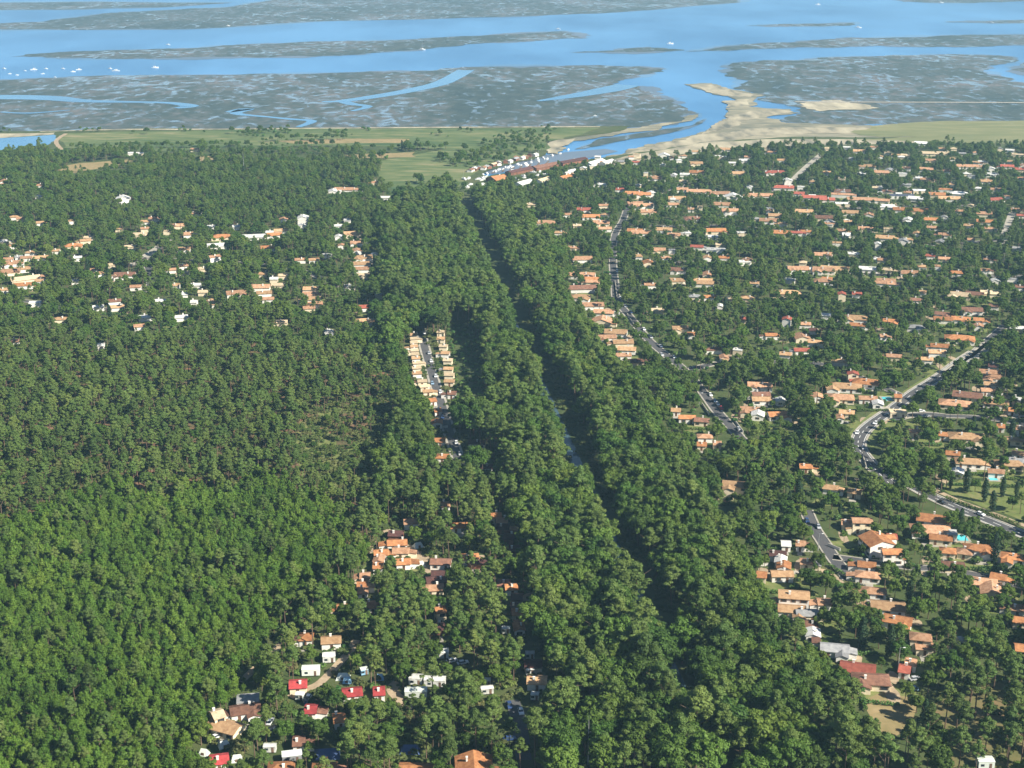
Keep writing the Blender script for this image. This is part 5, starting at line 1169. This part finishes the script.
# ------------------------------------------------------------------ nearest of each kind as things, the rest as one mass per kind
def near_house(x, y, r):
    best = None
    for h in HLIST:
        if h['s'] < 1.5 or 'short' not in h: continue
        d = (h['x'] - x) ** 2 + (h['y'] - y) ** 2
        if d < r * r and (best is None or d < best[0]): best = (d, h)
    return best[1] if best else None
KIND = {
 'young': ('young_pine_tree', 'young pine', 'young pines of the dense plantation'),
 'pine': ('pine_tree', 'pine', 'tall pines'),
 'leaf': ('broadleaf_tree', 'broadleaf tree', 'broadleaf trees'),
 'cypress': ('cypress_tree', 'cypress', 'dark columnar trees'),
 'shrub': ('garden_shrub', 'shrub', 'shrubs in gardens'),
}
ZLAB = {
 ('pine',2): 'mature grey green pine in the open wood at left', ('leaf',2): 'low broadleaf tree among the pines of the left wood',
 ('pine',3): 'tall pine with bare trunk shading the campsite chalets', ('leaf',3): 'rounded broadleaf tree between campsite pines and chalets',
 ('leaf',4): 'big dense broadleaf tree in the wooded strip beside the straight canal', ('pine',4): 'tall pine rising from the broadleaf strip beside the straight canal',
 ('leaf',7): 'rounded green tree between the gardens of the right hand suburb', ('pine',7): 'tall pine between the gardens of the right hand suburb',
 ('pine',10): 'tall bare trunked pine on the sandy clearing at lower right', ('leaf',5): 'broadleaf tree among the left hamlets', ('pine',5): 'pine among the left hamlets',
 ('shrub',3): 'low bright shrub between campsite chalets', ('shrub',7): 'low garden shrub in the right hand suburb', ('shrub',5): 'low garden shrub in the left hamlets',
 ('leaf',11): 'small tree on the reddish bracken clearing', ('pine',11): 'stunted pine on the reddish bracken clearing',
 ('cypress',7): 'dark columnar cypress in a right hand suburb garden', ('cypress',5): 'dark columnar cypress among the left hamlets',
}
def instances(name, src, rows, label, cat):
    me = bpy.data.meshes.new(name); me.from_pydata([(r[0], r[1], LZ) for r in rows], [], [])
    for nm, tp, dt in (('scl', 'FLOAT_VECTOR', [(r[2] * r[5], r[2] * r[5], r[2]) for r in rows]), ('rot', 'FLOAT_VECTOR', [(rng.uniform(-.06, .06), rng.uniform(-.06, .06), r[3]) for r in rows]), ('form', 'INT', [r[4] for r in rows])):
        at = me.attributes.new(nm, tp, 'POINT')
        if tp == 'INT': at.data.foreach_set('value', dt)
        else: at.data.foreach_set('vector', np.array(dt, np.float32).ravel())
    o = link(name, me); tag(o, label, cat, kind='stuff')
    ng = bpy.data.node_groups.new(name, 'GeometryNodeTree')
    ng.interface.new_socket('Geometry', in_out='INPUT', socket_type='NodeSocketGeometry'); ng.interface.new_socket('Geometry', in_out='OUTPUT', socket_type='NodeSocketGeometry')
    N = ng.nodes; gi = N.new('NodeGroupInput'); go = N.new('NodeGroupOutput'); ip = N.new('GeometryNodeInstanceOnPoints'); ci = N.new('GeometryNodeCollectionInfo')
    ci.inputs['Collection'].default_value = src; ci.inputs['Separate Children'].default_value = True; ci.inputs['Reset Children'].default_value = True
    def attr(nm, tp):
        a = N.new('GeometryNodeInputNamedAttribute'); a.data_type = tp; a.inputs['Name'].default_value = nm; return a.outputs['Attribute']
    ng.links.new(gi.outputs[0], ip.inputs['Points']); ng.links.new(ci.outputs[0], ip.inputs['Instance']); ip.inputs['Pick Instance'].default_value = True
    ng.links.new(attr('form', 'INT'), ip.inputs['Instance Index'])
    er = N.new('FunctionNodeEulerToRotation'); ng.links.new(attr('rot', 'FLOAT_VECTOR'), er.inputs[0]); ng.links.new(er.outputs[0], ip.inputs['Rotation'])
    ng.links.new(attr('scl', 'FLOAT_VECTOR'), ip.inputs['Scale']); ng.links.new(ip.outputs[0], go.inputs[0])
    md = o.modifiers.new('scatter', 'NODES'); md.node_group = ng
    return o
STUFF = {'young': ('plantation_wood', 'bright green young pines filling the rest of the plantation', 'pine wood'), 'pine': ('pine_wood', 'grey green pines of the farther woods and gardens', 'pine wood'),
         'leaf': ('broadleaf_wood', 'dark green broadleaf trees of the farther woods and gardens', 'wood'), 'cypress': ('far_cypresses', 'distant dark columnar trees', 'trees'),
         'shrub': ('scrub', 'low shrubs of distant gardens and meadows', 'scrub'), 'bracken': ('undergrowth', 'low bracken and brush growing under the woods', 'undergrowth')}
for kind, (nv, _) in FORMS.items():
    ids = I[tk[I] == kind]
    h = th_[ids] * ts[ids]; u, v, d = proj(tx[ids], ty[ids], LZ + h * .7)
    size = h * FPX / d; inf = (u > 4) & (u < 1020) & (v > 4) & (v < 764)
    order = np.argsort(-(size + np.where(inf, 1000, 0)))
    ids = ids[order]; n_single = 0 if kind == 'bracken' else min(300, int((inf & (size > 7)).sum()))
    rows = []
    for n, i in enumerate(ids):
        f = rng.randrange(nv); rz = rng.uniform(0, 6.283); s = float(ts[i]); wdt = rng.uniform(.88, 1.14)
        if n >= n_single: rows.append((tx[i], ty[i], s, rz, f, wdt)); continue
        nm, cat, grp = KIND[kind]
        r = empty(nm, (tx[i], ty[i], LZ), rz, (s * wdt, s * wdt, s))
        if kind == 'shrub': link('foliage', CROWN[kind][f], r)
        else: link('crown', CROWN[kind][f], r); link('trunk', TRUNK[kind][f], r)
        lab = None
        if kind == 'young':
            pu, pv, _ = proj(tx[i], ty[i], LZ + 8); lab = 'young bright green pine in the nearest rows of the dense plantation, ' + ('far left' if pu < 70 else 'near the campsite edge' if pu > 150 else 'lower left')
        else:
            hs = near_house(tx[i], ty[i], 15)
            if hs:
                q = {'pine': 'pine', 'leaf': 'broadleaf tree', 'cypress': 'cypress', 'shrub': 'shrub'}[kind]
                u1, _, d1 = proj(tx[i], ty[i], LZ); u2, _, d2 = proj(hs['x'], hs['y'], LZ)
                rel = 'just behind' if d1 > d2 + 5 else 'in front of' if d1 < d2 - 5 else ('left of' if u1 < u2 else 'right of')
                zn = hs['zone']
                lab = '%s %s the %s %s' % (q, rel, hs['short'].replace('mid-sized ', ''), zn)
            else: lab = ZLAB.get((kind, int(tz[i])), {'pine': 'tall pine among the trees', 'leaf': 'broadleaf tree on open grass', 'cypress': 'dark conifer standing on the open right hand lawn' if ty[i] < 900 else 'dark columnar tree at the far wood edge', 'shrub': 'low shrub on open ground'}[kind])
            if lab in ZLAB.values():                        # say which stretch of its wood it stands in
                pu, pv, _ = proj(tx[i], ty[i], LZ + 8)
                if tz[i] == 4: lab = ('big dense broadleaf tree' if kind == 'leaf' else 'tall pine') + " on the straight canal's " + ('left bank' if leftbank[i] else 'right bank') + (', at the bottom edge' if pv > 670 else ', in its near stretch' if pv > 590 else ', in its middle stretch')
                elif tz[i] in (2, 3, 7): lab += (', near the bottom edge' if pv > 680 else ', farther back' if pv < 560 else ', middle distance')
        tag(r, lab, cat, grp)
    if rows: instances(STUFF[kind][0], SRC[kind], rows, STUFF[kind][1], STUFF[kind][2])

# ------------------------------------------------------------------ the air
hz = MB().box(-EXT - 300, EXT + 300, -2800, 17300, -1.0, CAM_H + 25)
hm = bpy.data.materials.new('haze'); hm.use_nodes = True; hn = hm.node_tree.nodes; hn.clear()
ho = hn.new('ShaderNodeOutputMaterial'); pv = hn.new('ShaderNodeVolumePrincipled'); pv.inputs['Color'].default_value = (0.44, 0.76, 1.0, 1); pv.inputs['Density'].default_value = HAZE; pv.inputs['Anisotropy'].default_value = 0.1
hm.node_tree.links.new(pv.outputs[0], ho.inputs['Volume'])
try: hm.cycles.homogeneous_volume = True
except Exception: pass
tag(hz.build('haze', hm), 'thin bluish haze over the bay and woods', 'haze', kind='stuff')
